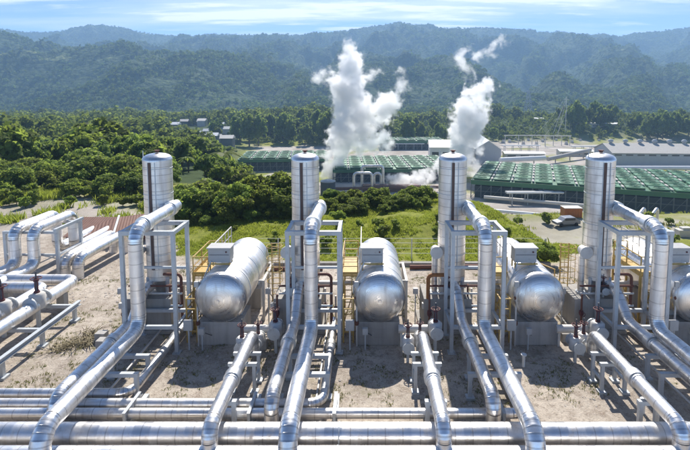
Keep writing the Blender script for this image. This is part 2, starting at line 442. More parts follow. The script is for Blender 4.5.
def ground_mat():
    m, nt, out = new_mat('ground_soil_and_grass')
    P = pos(nt)
    at = nd(nt, 'ShaderNodeAttribute', attribute_name='cover').outputs['Color']
    sp = nd(nt, 'ShaderNodeSeparateColor'); nt.links.new(at, sp.inputs[0])
    a = noise(nt, P, 0.22, 6, 0.62); b = noise(nt, P, 2.2, 6, 0.7); c = noise(nt, P, 14.0, 4, 0.7)
    soil = mixc(nt, ramp(nt, a, [(0.34, 0.0), (0.66, 1.0)]), (0.34, 0.29, 0.235), (0.60, 0.525, 0.44))
    soil = mixc(nt, mathn(nt, 'MULTIPLY', ramp(nt, b, [(0.46, 0.0), (0.66, 1.0)]), 0.75), soil, (0.22, 0.165, 0.125))
    soil = mixc(nt, mathn(nt, 'MULTIPLY', ramp(nt, c, [(0.5, 0.0), (0.62, 1.0)]), 0.45), soil, (0.68, 0.60, 0.52))
    dk = ramp(nt, noise(nt, P, 5.0, 6, 0.75), [(0.56, 0.0), (0.64, 1.0)])
    soil = mixc(nt, mathn(nt, 'MULTIPLY', dk, 0.6), soil, (0.13, 0.105, 0.08))
    spx = nd(nt, 'ShaderNodeSeparateXYZ'); nt.links.new(P, spx.inputs[0])
    wob = mathn(nt, 'MULTIPLY', mathn(nt, 'SINE', mathn(nt, 'MULTIPLY', spx.outputs[1], .35)), .5)
    for xc in (-13.6, -12.1):
        rt = mathn(nt, 'ABSOLUTE', mathn(nt, 'SUBTRACT', mathn(nt, 'ADD', spx.outputs[0], wob), xc))
        rm = mathn(nt, 'MULTIPLY', ramp(nt, rt, [(.12, 1.0), (.32, 0.0)]), ramp(nt, b, [(.35, .2), (.6, 1.0)]))
        soil = mixc(nt, mathn(nt, 'MULTIPLY', rm, .45), soil, (0.22, 0.18, 0.145))
    oil = ramp(nt, noise(nt, P, .33, 5, .6), [(.60, 0.0), (.70, 1.0)])
    soil = mixc(nt, mathn(nt, 'MULTIPLY', oil, .5), soil, (0.15, 0.125, 0.10))
    # thin weeds on the soil
    wd = mathn(nt, 'MULTIPLY', ramp(nt, noise(nt, P, 0.5, 5, 0.7), [(0.56, 0.0), (0.66, 1.0)]), ramp(nt, c, [(0.42, 0.0), (0.55, 1.0)]))
    soil = mixc(nt, mathn(nt, 'MULTIPLY', wd, 0.6), soil, (0.19, 0.175, 0.07))
    gr = mixc(nt, ramp(nt, b, [(0.3, 0.0), (0.7, 1.0)]), (0.13, 0.16, 0.02), (0.30, 0.31, 0.05))
    gr = mixc(nt, mathn(nt, 'MULTIPLY', ramp(nt, a, [(0.5, 0.0), (0.7, 1.0)]), 0.5), gr, (0.27, 0.23, 0.09))
    yd = mixc(nt, ramp(nt, noise(nt, P, 0.06, 6, 0.7), [(0.35, 0.0), (0.65, 1.0)]), (0.30, 0.26, 0.22), (0.50, 0.46, 0.42))
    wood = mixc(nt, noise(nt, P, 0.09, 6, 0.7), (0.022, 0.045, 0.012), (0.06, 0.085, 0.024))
    col = mixc(nt, sp.outputs[0], soil, gr)
    col = mixc(nt, sp.outputs[1], col, yd)
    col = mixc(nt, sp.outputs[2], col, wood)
    h = mathn(nt, 'ADD', mathn(nt, 'MULTIPLY', b, 0.6), mathn(nt, 'MULTIPLY', c, 0.4))
    principled(nt, out, col, 0.95, 0, bump(nt, h, 0.9, 0.14), 0.2)
    return m

xs = axis(-700, -44, 44, 1000, 0.6, 1.045); ys = axis(-10, 14, 66, 1100, 0.5, 1.03)
XX, YY = np.meshgrid(xs, ys)
ZZ = height(XX, YY)
# pipe corridor bed a little lower, so the headers stand clear
ground = grid_obj('ground', xs, ys, ZZ, ground_mat()); tag(ground, kind='structure')
n1 = fbm(XX / 2.2, YY / 2.2, 21); n2 = fbm(XX / 7, YY / 7, 31)
pad_far = np.interp(XX, [-60, -24, -17, -12, 14, 18, 60], [50, 50, 38, 34, 34, 36, 37])
g = smooth(-0.6, 0.6, YY - pad_far + (n1 - 0.48) * 6)
sr = XX / np.maximum(YY, 1)
yard = smooth(128, 150, YY) * smooth(-0.27, -0.21, sr) * (1 - smooth(395, 440, YY))
terr = smooth(15, 18, XX) * smooth(40, 48, YY) * (1 - smooth(80, 88, YY)) * smooth(0.36, 0.5, n2 + 0.08)
bank = (1 - smooth(-30, -20, XX)) * smooth(40, 43, YY) * (1 - smooth(53, 57, YY + (n1 - 0.5) * 8))
yardw = np.clip(yard * smooth(0.30, 0.46, fbm(XX / 24, YY / 24, 41)) + terr * 0.8 + bank * 0.75, 0, 1)
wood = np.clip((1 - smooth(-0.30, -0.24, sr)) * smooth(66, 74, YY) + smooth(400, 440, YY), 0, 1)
colr = np.stack([g.ravel(), yardw.ravel(), wood.ravel(), np.ones(g.size)], 1).astype(np.float32)
ca = ground.data.color_attributes.new('cover', 'FLOAT_COLOR', 'POINT'); ca.data.foreach_set('color', colr.ravel())

# ---- hills: the far forested range
RIDGE = [(-200, 40), (0, 30), (20, 33), (45, 35), (70, 33), (85, 30), (107, 27), (125, 30), (145, 35), (180, 38), (200, 37), (215, 35.5), (245, 37), (262, 39.5), (290, 37), (345, 33), (370, 29), (400, 25), (420, 28), (450, 31), (480, 30), (510, 32), (540, 36), (575, 38), (610, 40), (625, 36), (650, 34), (690, 29), (900, 25)]
RY = 3300.0
def hill_mat():
    m, nt, out = new_mat('hill_forest')
    P = pos(nt)
    a = noise(nt, P, 0.004, 5, 0.6); b = noise(nt, P, 0.03, 5, 0.75)
    vo = nd(nt, 'ShaderNodeTexVoronoi'); vo.inputs['Scale'].default_value = 0.075; nt.links.new(P, vo.inputs['Vector'])
    col = mixc(nt, ramp(nt, b, [(0.35, 0.0), (0.66, 1.0)]), (0.016, 0.036, 0.014), (0.066, 0.096, 0.030))
    vc = nd(nt, 'ShaderNodeSeparateColor'); nt.links.new(vo.outputs['Color'], vc.inputs[0])
    col = mixc(nt, mathn(nt, 'MULTIPLY', vc.outputs[0], 0.5), col, (0.085, 0.12, 0.035))
    fld = mathn(nt, 'MULTIPLY', ramp(nt, noise(nt, P, 0.0065, 4, 0.6), [(0.62, 0.0), (0.68, 1.0)]), ramp(nt, b, [(0.45, 0.0), (0.55, 1.0)]))
    col = mixc(nt, mathn(nt, 'MULTIPLY', fld, 0.8), col, (0.24, 0.26, 0.09))
    h = mathn(nt, 'ADD', mathn(nt, 'MULTIPLY', vo.outputs['Distance'], -0.5), mathn(nt, 'MULTIPLY', b, 1.2))
    principled(nt, out, col, 0.9, 0, bump(nt, h, 1.0, 14.0), 0.1)
    return m
hx = np.arange(-3200, 3200, 11.0); hy = np.concatenate([np.arange(640, 3500, 11.0), np.arange(3500, 4300, 60.0)])
HX, HY = np.meshgrid(hx, hy)
# world shape of the range: height of the crest along X, at its true distance
rx_ = np.array([(p - 365) / 470.0 * RY for p, _ in RIDGE]); rz_ = np.array([CAM_H + (92 - q) / 470.0 * RY * 1.01 for _, q in RIDGE])
zr_ = np.interp(HX, rx_, rz_)
t = np.clip((HY - 700) / (RY - 700), 0, 1)
prof = 0.55 * t ** 1.15 + 0.45 * t ** 2.2
warp = fbm(HX / 500, HY / 700, 55) - 0.5
spur = 1 - np.abs(2 * fbm((HX + warp * 500) / 420, (HY + warp * 300) / 900, 61, 5) - 1) * 2
spur2 = 1 - np.abs(2 * fbm((HX + warp * 300) / 170, HY / 330, 71, 4) - 1) * 2
relief = (spur - 0.55) * 215 * np.sin(np.clip(t, 0, 1) * PI) ** 0.8 + (spur2 - 0.55) * 62 * np.clip(t * 2, 0, 1) * (1 - smooth(0.86, 1.0, t))
HZ = -58 + (zr_ + 58) * prof + relief
HZ = HZ + 105 * np.exp(-((HX + 1250) / 560) ** 2 - ((HY - 1350) / 330) ** 2)
HZ = HZ + 46 * np.exp(-((HX + 560) / 330) ** 2 - ((HY - 1200) / 220) ** 2)
HZ = np.where(HY > RY, HZ - (HY - RY) * 0.35, HZ)
tree = fbm(HX / 24, HY / 24, 81, 2) + 0.6 * rng.random(HX.shape)
HZ = HZ + (tree - 0.7) * 7.0
HZ = np.maximum(HZ, -62)
hills = grid_obj('hills', hx, hy, HZ, hill_mat(), True); tag(hills, kind='structure')

# ------------------------------------------------------------------ pipes
def arc(p0, c, p1, rad, n=6):
    """points of the fillet at corner c"""
    a = (p0 - c).normalized(); b = (p1 - c).normalized()
    ang = a.angle(b); tl = rad / math.tan(ang / 2)
    s, e = c + a * tl, c + b * tl
    bis = (a + b).normalized(); o = c + bis * (rad / math.sin(ang / 2))
    v0, v1 = s - o, e - o; tot = v0.angle(v1); ax = v0.cross(v1).normalized()
    return [o + (Matrix.Rotation(tot * k / n, 3, ax) @ v0) for k in range(n + 1)]

def pipe(name, label, cat, pts, r, rad, mat='pipe', group=None, collars=(), base_z=0.0, n=24, elbow='elbow', ends=False):
    """a clad pipe line: every straight and every elbow a part of its own; collars: (segment, distance along it)"""
    pts = [Vector(p) for p in pts]
    root = thing(name, label, cat, (pts[0].x, pts[0].y, base_z), group)
    cur = pts[0]
    for i in range(len(pts) - 1):
        end = pts[i + 1]; el = None
        if i + 2 < len(pts):
            el = arc(pts[i], pts[i + 1], pts[i + 2], rad); end = el[0]
        if (end - cur).length > 0.02:
            mb = MB(); mb.tube([cur, end], r, n); mb.build('pipe_run', M[mat], root)
        if el:
            mb = MB(); mb.tube(el, r * 1.012, n, caps=True, split=True); mb.build('elbow', M[elbow], root)
            for e_ in (el[0], el[-1]): pass
            cur = el[-1]
    for seg, dist in collars:
        d = (pts[seg + 1] - pts[seg]).normalized(); c = pts[seg] + d * dist
        mb = MB(); mb.tube([c - d * 0.17, c - d * 0.15, c + d * 0.15, c + d * 0.17], r * 1.27, n)
        o = mb.build('flange_collar', M['collar'], root)
        for q in (-.24, .24): MB().tube([c + d * (q - .03), c + d * (q + .03)], r * 1.10, n).build('collar_strap', M['collar'], o)
    if ends:
        d = (pts[-1] - pts[-2]).normalized(); mb = MB(); mb.tube([pts[-1], pts[-1] + d * 0.05], r * 1.25, n); mb.build('end_flange', M['steel'], root)
    return root

S = 7.87
SEP = [-11.06 + S * i for i in range(4)]
ORD = ['leftmost', 'second from the left', 'third from the left', 'rightmost']
WHICH = ['leftmost', 'second-from-left', 'third-from-left', 'rightmost']

# ---- separator towers
def make_tower(x):
    y = 24.8; r = 0.735
    root = thing('separator_tower', '', 'tower', (x, y, 0), 'tall steam separator towers')
    shell = MB().lathe([(r, 2.6), (r, 9.02)], (x, y, 0), n=48).build('shell', M['tower'], root)
    dome = [(r * 1.02, 9.0), (r * 1.02, 9.09)] + [(r * 1.0 * math.cos(a), 9.09 + 0.29 * math.sin(a)) for a in np.linspace(0.06, PI / 2 - 0.02, 9)]
    MB().lathe(dome, (x, y, 0), n=48, caps=True).build('dome_cap', M['head'], root)
    MB().lathe([(0.30, 1.5), (0.34, 1.9), (0.57, 2.35), (r * 0.995, 2.62)], (x, y, 0), n=40).build('lower_cone', M['head'], root)
    for k in range(4):
        a = PI / 4 + k * PI / 2
        MB().box((x + math.cos(a) * 0.72, y + math.sin(a) * 0.72, 2.1), (0.16, 0.16, 1.3), a).build('support_leg', M['steel'], root)
    st = MB(); st.box((x - 0.10, y - r - 0.01, 6.1), (0.13, 0.07, 5.7)); st.build('rusty_strip', M['slot'], root)
    st = MB(); st.box((x + 0.17, y - r + 0.005, 6.1), (0.035, 0.03, 5.7)); st.box((x - 0.20, y - r + 0.012, 6.1), (0.03, 0.03, 5.7)); st.build('edge_strip', M['steel'], root)
    nz = MB(); nz.lathe([(0.09, 9.40), (0.09, 9.52)], (x, y, 0), n=16, caps=True); nz.lathe([(0.14, 9.49), (0.14, 9.53)], (x, y, 0), n=16, caps=True)
    nz.build('top_nozzle', M['brown'], root)
    rd = MB(); rd.bar((x - 0.70, y - 0.1, 9.0), (x - 0.70, y - 0.1, 9.5), 0.03); rd.build('lightning_rod', M['steel'], root)
    for z in (4.0, 5.62, 7.25, 8.6): MB().torus((x, y, z), r + 0.004, 0.014, n=48, m=6).build('hoop', M['steel'], shell)
    # blind-flanged nozzle low on the left, on its stub leg
    nzb = MB(); nzb.lathe([(0.24, 0.0), (0.24, 0.5)], (x - 0.92, y - 0.25, 4.2), 'Y', 24, caps=True)
    snz = nzb.build('side_nozzle', M['lagging'], root)
    fl = MB(); fl.lathe([(0.33, 0.5), (0.33, 0.58)], (x - 0.92, y - 0.25, 4.2), 'Y', 24, caps=True); fl.build('blind_flange', M['lagging'], snz)
    lg = MB(); lg.tube([(x - 0.95, y - 0.35, 4.0), (x - 0.95, y - 0.35, 1.9)], 0.16, 18); dlg = lg.build('drain_leg', M['tower'], root)
    rg = MB(); rg.lathe([(0.25, 1.85), (0.25, 1.95)], (x - 0.95, y - 0.35, 0), n=18, caps=True); rg.build('leg_flange', M['steel'], dlg)
    return root

tower0 = make_tower(SEP[0])
TL = ['leftmost tall metal separator tower with a domed top, nearest the red roofed shed',
      'second tall domed separator tower from the left, just left of the dark tank',
      'third tall domed separator tower from the left, in front of the low steam cloud',
      'rightmost tall domed separator tower, in front of the green cooling tower roof']
tower0['label'] = TL[0]
for i in (1, 2, 3): shift(tower0, S * i, TL[i])

def patch_plate(root, c, r, a0, a1, h0, h1, ax='Z'):
    mb = MB(); n_ = 10; vs = []
    for h in (h0, h1):
        for k in range(n_ + 1):
            a = a0 + (a1 - a0) * k / n_
            vs.append((c[0] + r * math.cos(a), c[1] + r * math.sin(a), h) if ax == 'Z' else (c[0] + r * math.cos(a), h, c[2] + r * math.sin(a)))
    mb.add(vs, [(k, k + 1, n_ + 2 + k, n_ + 1 + k) for k in range(n_)], [[(h0, 0), (h0, .1), (h1, .1), (h1, 0)]] * n_, True)
    return mb.build('patch_plate', M['whitepipe'], root)
for i, z0, z1, a0, a1 in ((0, 5.9, 6.8, -1.1, -.4), (1, 7.4, 8.0, -1.3, -.75), (2, 4.6, 5.5, -2.5, -1.9), (3, 6.5, 7.2, -2.6, -1.9), (3, 8.1, 8.5, -1.0, -.4)):
    o = [q for q in scene.objects if q.parent is None and q.get('label') == TL[i]][0]
    patch_plate(o, (SEP[i], 24.8, 0), .742, a0, a1, z0, z1)
def make_plinth(x):
    mb = MB(); mb.box((x - 0.35, 24.65, 0.92), (2.5, 2.0, 1.84)); mb.box((x - 0.35, 24.65, 0.1), (2.9, 2.4, 0.2))
    o = mb.build('concrete_plinth', M['conc'], None, 0.03)
    o.location = (0, 0, 0)
    return tag(o, '', 'plinth', 'concrete plinths under the towers')
for i in range(4):
    o = make_plinth(SEP[i]); o['label'] = 'grey concrete plinth carrying the %s separator tower' % WHICH[i]

# ---- inlet steam pipes: tangential to the tower, out to the portal and down, then along the ground
for i in range(4):
    x = SEP[i] + 0.74
    pipe('steam_pipe', ['big silver steam pipe dropping from the leftmost tower and running to the headers',
                        'big silver steam pipe dropping in front of the second tower from the left',
                        'big silver steam pipe bending down beside the third tower from the left',
                        'big silver steam pipe dropping from the rightmost tower, running off the right edge'][i], 'pipe',
         [(x + 0.02, 25.2, 6.45), (x, 20.6, 6.45), (x, 20.6, 1.85), (x, 13.95, 1.85), (x, 13.95, 0.2)], 0.31, 0.62, 'pipe', 'big steam pipes from the towers',
         [(0, 0.75), (0, 3.7)])
# ---- liquid outlet pipes from the tower foot
for i in range(4):
    x = (-11.42, -3.45, 4.74, 12.95)[i]
    pipe('outlet_pipe', ['silver outlet pipe with one collar running beside the leftmost steam pipe',
                         'silver outlet pipe with one collar, just left of the second big steam pipe',
                         'silver outlet pipe with one collar, left of the third big steam pipe',
                         'silver outlet pipe with one collar running to the right edge of the photo'][i], 'pipe',
         [(x, 24.3, 2.35), (x, 23.3, 2.35), (x, 22.2, 1.35), (x, 16.35, 1.35), (x, 16.35, 0.1)], 0.275, 0.5, 'pipe', 'outlet pipes from the tower feet',
         [(2, 1.9)])
# ---- drum drain pipes over the header
for i, x in enumerate((-5.12, 2.6, 10.42)):
    pipe('drain_pipe', ['silver pipe bending over the headers below the leftmost drum',
                        'silver pipe bending over the headers in the middle, from the valves beside the second drum',
                        'silver pipe bending over the headers at lower right, from the valves beside the third drum'][i], 'pipe',
         [(x, 20.55, 0.7), (x, 20.55, 1.6), (x, 14.5, 1.6), (x, 14.5, 0.55)], 0.26, 0.42, 'pipe', 'pipes bending over the headers', [(1, 3.3)])
# ---- thin condensate pipes from each unit turning into the small headers
small = [(-9.5, 18.05, 25.0), (-1.66, 17.42, 24.2), (6.15, 16.85, 24.0)]
for i, (x, yh, y0) in enumerate(small):
    pipe('condensate_pipe', ['thin silver pipe turning left beside the leftmost portal frame, farthest of the small pipes',
                             'thin silver pipe turning left below the second portal frame, middle of the small pipes',
                             'thin silver pipe turning left below the third portal frame, nearest of the small pipes'][i], 'pipe',
         [(x, y0, 0.42), (x, yh, 0.42), (-24.0, yh, 0.42)], 0.19, 0.55, 'pipe', 'small parallel pipes along the ground', [(0, 2.5)], n=18)
x = 13.9
pipe('condensate_pipe', 'thin silver pipe beside the rightmost steam pipe, running off to the right', 'pipe', [(x, 24, 0.42), (x, 17.0, 0.42), (28, 17.0, 0.42)], 0.165, 0.5, 'pipe', 'small parallel pipes along the ground', n=18)
# ---- headers
for i, (y, z, lab) in enumerate(((15.4, 0.72, 'thick silver header pipe crossing the whole foreground, upper of the two'), (14.36, 0.66, 'thick silver header pipe along the bottom edge of the photo'))):
    root = thing('header_pipe', lab, 'pipe', (0, y, 0), 'thick header pipes')
    MB().tube([(-26, y, z), (26, y, z)], 0.36, 32).build('pipe_run', M['pipe'], root)
    for x in (-13.1, -0.9, 11.3):
        mb = MB(); mb.tube([(x - 0.02, y, z), (x + 0.02, y, z)], 0.375, 32); mb.build('joint_band', M['steel'], root)
# sleepers under the headers
for k, x in enumerate((-17, -12.6, -7.4, -0.3, 4.0, 8.4, 16.2)):
    mb = MB(); mb.box((x, 15.0, 0.16), (0.4, 2.0, 0.34)); mb.box((x, 15.0, 0.338), (0.3, 1.7, 0.03))
    tag(mb.build('pipe_sleeper', M['conc'], None, 0.02), 'low concrete sleeper under the thick header pipes, %s' % ('at the far left', 'left of the leftmost long pipe', 'left of the pipe from the leftmost drum', 'near the middle of the photo', 'right of the middle bending pipe', 'below the third-from-left drum', 'at the far right')[k], 'sleeper', 'sleepers under the headers')
for k, x in enumerate((-16.5, -9.0, -4.35, -1.15, 5.2)):
    root = thing('shoe_bracket', 'short steel bracket on the small pipes, %s' % ('at the far left', 'just right of the leftmost long pipes', 'right of the pipe from the leftmost drum', 'right of the second big steam pipe', 'left of the third big steam pipe')[k], 'bracket', (x, 17.3, 0), 'brackets on the small pipes')
    mb = MB(); mb.box((x, 17.3, 0.10), (0.2, 2.1, 0.2)); mb.build('base_beam', M['steel'], root)
    for yy in (16.55, 17.13, 17.72):
        MB().box((x, yy, 0.42), (0.10, 0.08, 0.44)).build('upright', M['steel'], root)
    MB().box((x, 17.13, 0.66), (0.12, 1.3, 0.04)).build('cap_plate', M['steel'], root)

# ---- portal frames
def make_portal(x):
    x0, x1, y0, y1, z = x - 0.5, x + 1.95, 21.75, 23.5, 5.95
    root = thing('portal_frame', '', 'steel frame', (x + 0.7, 22.6, 0), 'grey portal frames')
    for px_, py_ in ((x0, y0), (x1, y0), (x0, y1), (x1, y1)):
        mb = MB(); mb.bar((px_, py_, 0.0), (px_, py_, z - 0.1), 0.17); mb.box((px_, py_, 0.03), (0.36, 0.36, 0.06)); mb.build('post', M['steel'], root)
    for a, b in (((x0 - 0.1, y0), (x1 + 0.1, y0)), ((x0 - 0.1, y1), (x1 + 0.1, y1))):
        MB().bar((*a, z + 0.003), (*b, z + 0.003), 0.2, 0.2).build('top_beam', M['steel'], root)
    for xx in (x0, x1):
        MB().bar((xx, y0 + 0.1, z), (xx, y1 - 0.1, z), 0.17, 0.17).build('side_beam', M['steel'], root)
        MB().bar((xx, y0 + 0.09, 1.3), (xx, y1 - 0.09, 1.3), 0.14, 0.14).build('side_beam', M['steel'], root)
    for yy in (y0, y1):
        MB().bar((x0 + 0.09, yy, 1.3), (x1 - 0.09, yy, 1.3), 0.15, 0.17).build('cross_beam', M['steel'], root)
    MB().bar((x0 + 0.09, y1, 3.6), (x1 - 0.09, y1, 3.6), 0.1, 0.12).build('cross_beam', M['steel'], root)
    return root
pf = make_portal(SEP[0])
PLB = ['grey steel portal frame around the pipes of the leftmost tower', 'grey steel portal frame in front of the second tower from the left',
       'grey steel portal frame in front of the third tower from the left', 'grey steel portal frame in front of the rightmost tower']
pf['label'] = PLB[0]
for i in (1, 2, 3): shift(pf, S * i, PLB[i])

# ---- low pipe supports
def low_support(x0, x1, y, z, label):
    root = thing('pipe_support', label, 'pipe support', ((x0 + x1) / 2, y, 0), 'low steel pipe supports')
    for xx in (x0 + 0.1, x1 - 0.1):
        mb = MB(); mb.bar((xx, y, 0.0), (xx, y, z - 0.08), 0.15); mb.box((xx, y, 0.05), (0.34, 0.34, 0.1)); mb.build('post', M['steel'], root)
    MB().bar((x0, y, z), (x1, y, z), 0.17, 0.16).build('beam', M['steel'], root)
    return root
for i in range(4):
    a = SEP[i]
    low_support(a - 0.45, a + 1.75, 18.35, 1.03, 'low steel goal-post support under the ground run of the %s steam pipe' % WHICH[i])
    low_support(a - 0.2, a + 1.6, 19.7, 1.03, 'low steel cross beam support just before the foot of the %s portal frame' % WHICH[i])
for i, x in enumerate((-5.12, 2.6, 10.42)):
    root = thing('pipe_stand', 'four legged steel stand under the %s pipe bending over the headers' % ('left', 'middle', 'right')[i], 'pipe stand', (x, 19.0, 0), 'four legged pipe stands')
    for dx in (-0.48, 0.48):
        for yy in (18.7, 19.5):
            mb = MB(); mb.bar((x + dx, yy, 0), (x + dx, yy, 1.2), 0.13); mb.box((x + dx, yy, 0.05), (0.32, 0.32, 0.1)); mb.build('leg', M['steel'], root)
    for yy in (18.7, 19.5):
        MB().bar((x - 0.6, yy, 1.265), (x + 0.6, yy, 1.265), 0.13, 0.13).build('beam', M['steel'], root)
    for dx in (-0.48, 0.48):
        MB().bar((x + dx, 18.77, 0.55), (x + dx, 19.43, 0.55), 0.09).build('tie', M['steel'], root)
    low_support(x - 0.4, x + 0.4 , 16.3, 1.25, 'small steel saddle support near the headers under the %s bending pipe' % ('left', 'middle', 'right')[i])

# ---- horizontal drums
DR = [a + 3.92 for a in SEP]
DZ = 2.48
def make_drum(x):
    r = 1.27; y0, y1 = 22.5, 28.0
    root = thing('pressure_drum', '', 'drum', (x, 25.2, 0), 'horizontal pressure drums')
    shell = MB().lathe([(r, -y1), (r, -y0)], (x, 0, DZ), 'Y', 64).build('shell', M['drum'], root)
    hd = [(r * 1.012, -y0 - 0.02), (r * 1.012, -y0 + 0.06)] + [(r * math.cos(a), -y0 + 0.06 + 0.5 * math.sin(a)) for a in np.linspace(0.12, PI / 2 - 0.12, 12)]
    fh = MB().lathe(hd, (x, 0, DZ), 'Y', 64, caps=True).build('front_head', M['drumhead'], root)
    mb = MB(); mb.torus((x, y0 - 0.535, DZ), 0.21, 0.02, (0, 1, 0), 28); mb.lathe([(0.10, 0), (0.07, 0.05)], (x, y0 - 0.53, DZ), 'Y', 20, caps=True)
    mb.build('head_cap', M['drumhead'], fh)
    hd = [(r, y1 - 0.01)] + [(r * math.cos(a), y1 + 0.5 * math.sin(a)) for a in np.linspace(0.05, PI / 2 - 0.02, 10)]
    MB().lathe([(q, -h) for q, h in hd], (x, 0, DZ), 'Y', 64, caps=True).build('rear_head', M['drum'], root)
    for yy in (23.3, 25.2, 27.1): MB().torus((x, yy, DZ), r + 0.003, 0.016, (0, 1, 0), 64, 6).build('hoop', M['steel'], shell)
    # saddles
    for yy in (23.4, 27.0):
        sd = MB(); sd.box((x, yy, 1.46), (1.7, 0.45, 0.5)); sd.build('saddle', M['steel'], root)
    # handrail along the top, left side
    hr = MB()
    xx = x - 0.95
    for yy in np.arange(24.7, 27.9, 0.62):
        hr.bar((xx, yy, DZ + 0.75), (xx, yy, DZ + 2.0), 0.04)
    hr.bar((xx, 24.6, DZ + 2.0), (xx, 27.8, DZ + 2.0), 0.05); hr.bar((xx, 24.6, DZ + 1.5), (xx, 27.8, DZ + 1.5), 0.04)
    hr.build('handrail', M['cream'], root)
    return root
dr = make_drum(DR[0])
DL = ['leftmost horizontal silver drum with a round blue-reflecting head', 'second horizontal silver drum from the left, to the right of the second tower',
      'third horizontal silver drum from the left, its head tilted beside yellow scaffolding', 'rightmost horizontal silver drum, cut by the right edge of the photo']
DL[2] = 'third horizontal silver drum from the left, between the third and rightmost towers'
dr['label'] = DL[0]
for i in (1, 2, 3): shift(dr, S * i, DL[i])
for i in range(4):
    x = DR[i]; lab = 'under the %s drum' % WHICH[i]
    for yy, d, nm in ((23.4, 1.9, 'front'), (27.0, 1.2, 'rear')):
        mb = MB(); mb.box((x - 0.08 * (nm == 'front'), yy, 0.6), (2.15, d, 1.2))
        for zz in (0.42, 0.82): mb.box((x - 0.08 * (nm == 'front'), yy, zz), (2.162, d + 0.012, 0.018))
        tag(mb.build('concrete_pedestal', M['conc'] if i % 2 else M['pale_conc'], None, 0.02), 'grey concrete block %s, at its %s end' % (lab, nm), 'pedestal', 'concrete pedestals of the drums')
    # steel stand on the right of the drum
    root = thing('side_stand', 'pale steel stand along the right side of the %s drum' % WHICH[i], 'steel stand', (x + 1.5, 26.0, 0), 'steel stands beside the drums')
    for yy in (25.0, 26.4, 27.6):
        MB().bar((x + 1.55, yy, 0), (x + 1.55, yy, 2.2), 0.12).build('post', M['cream'], root)
    MB().bar((x + 1.55, 24.9, 2.26), (x + 1.55, 27.7, 2.26), 0.14, 0.12).build('rail', M['cream'], root)
    for yy in (25.0, 27.6):
        MB().bar((x + 1.30, yy, 2.26), (x + 1.478, yy, 2.26), 0.1).build('bracket', M['cream'], root)
    # instrument cabinet standing on top of the drum
    root = thing('instrument_cabinet', 'pale grey instrument cabinet standing on the %s drum' % WHICH[i], 'cabinet', (x - 0.35, 23.7, DZ + 1.2), 'cabinets on the drums')
    MB().box((x - 0.35, 23.8, DZ + 1.76), (1.12, 0.7, 0.74)).build('case', M['cabinet'], root, 0.015)
    MB().box((x - 0.35, 23.8, DZ + 2.155), (1.24, 0.84, 0.05)).build('lid', M['cabinet'], root)
    MB().box((x - 0.35, 23.442, DZ + 1.80), (1.0, 0.012, 0.02)).build('door_gap', M['dsteel'], root)
    MB().box((x + 0.02, 23.43, DZ + 1.95), (0.07, 0.05, 0.07)).build('knob', M['red'], root)
    MB().tube([(x - .75, 23.42, DZ + 1.5), (x - .95, 23.3, DZ + 1.0), (x - 1.32, 23.3, DZ + .2), (x - 1.34, 23.3, .1)], .035, 8).build('conduit', M['steel'], root)
    mb = MB()
    for dx in (-0.5, 0.5):
        mb.bar((x - 0.35 + dx, 23.55, DZ + 0.9), (x - 0.35 + dx, 23.55, DZ + 1.39), 0.06); mb.bar((x - 0.35 + dx, 24.05, DZ + 1.0), (x - 0.35 + dx, 24.05, DZ + 1.39), 0.06)
    mb.bar((x - 0.95, 23.40, DZ + 1.34), (x + 0.25, 23.40, DZ + 1.34), 0.05, 0.07)
    mb.build('stand', M['yellow'], root)

for i, y0, y1, a0, a1 in ((0, 23.6, 24.5, .6, 1.2), (1, 25.4, 26.2, .4, 1.1), (2, 24.2, 25.0, 1.0, 1.5), (1, 22.8, 23.2, 2.2, 2.8)):
    o = [q for q in scene.objects if q.parent is None and q.get('label') == DL[i]][0]
    patch_plate(o, (DR[i], 0, DZ), 1.278, a0, a1, y0, y1, 'Y')
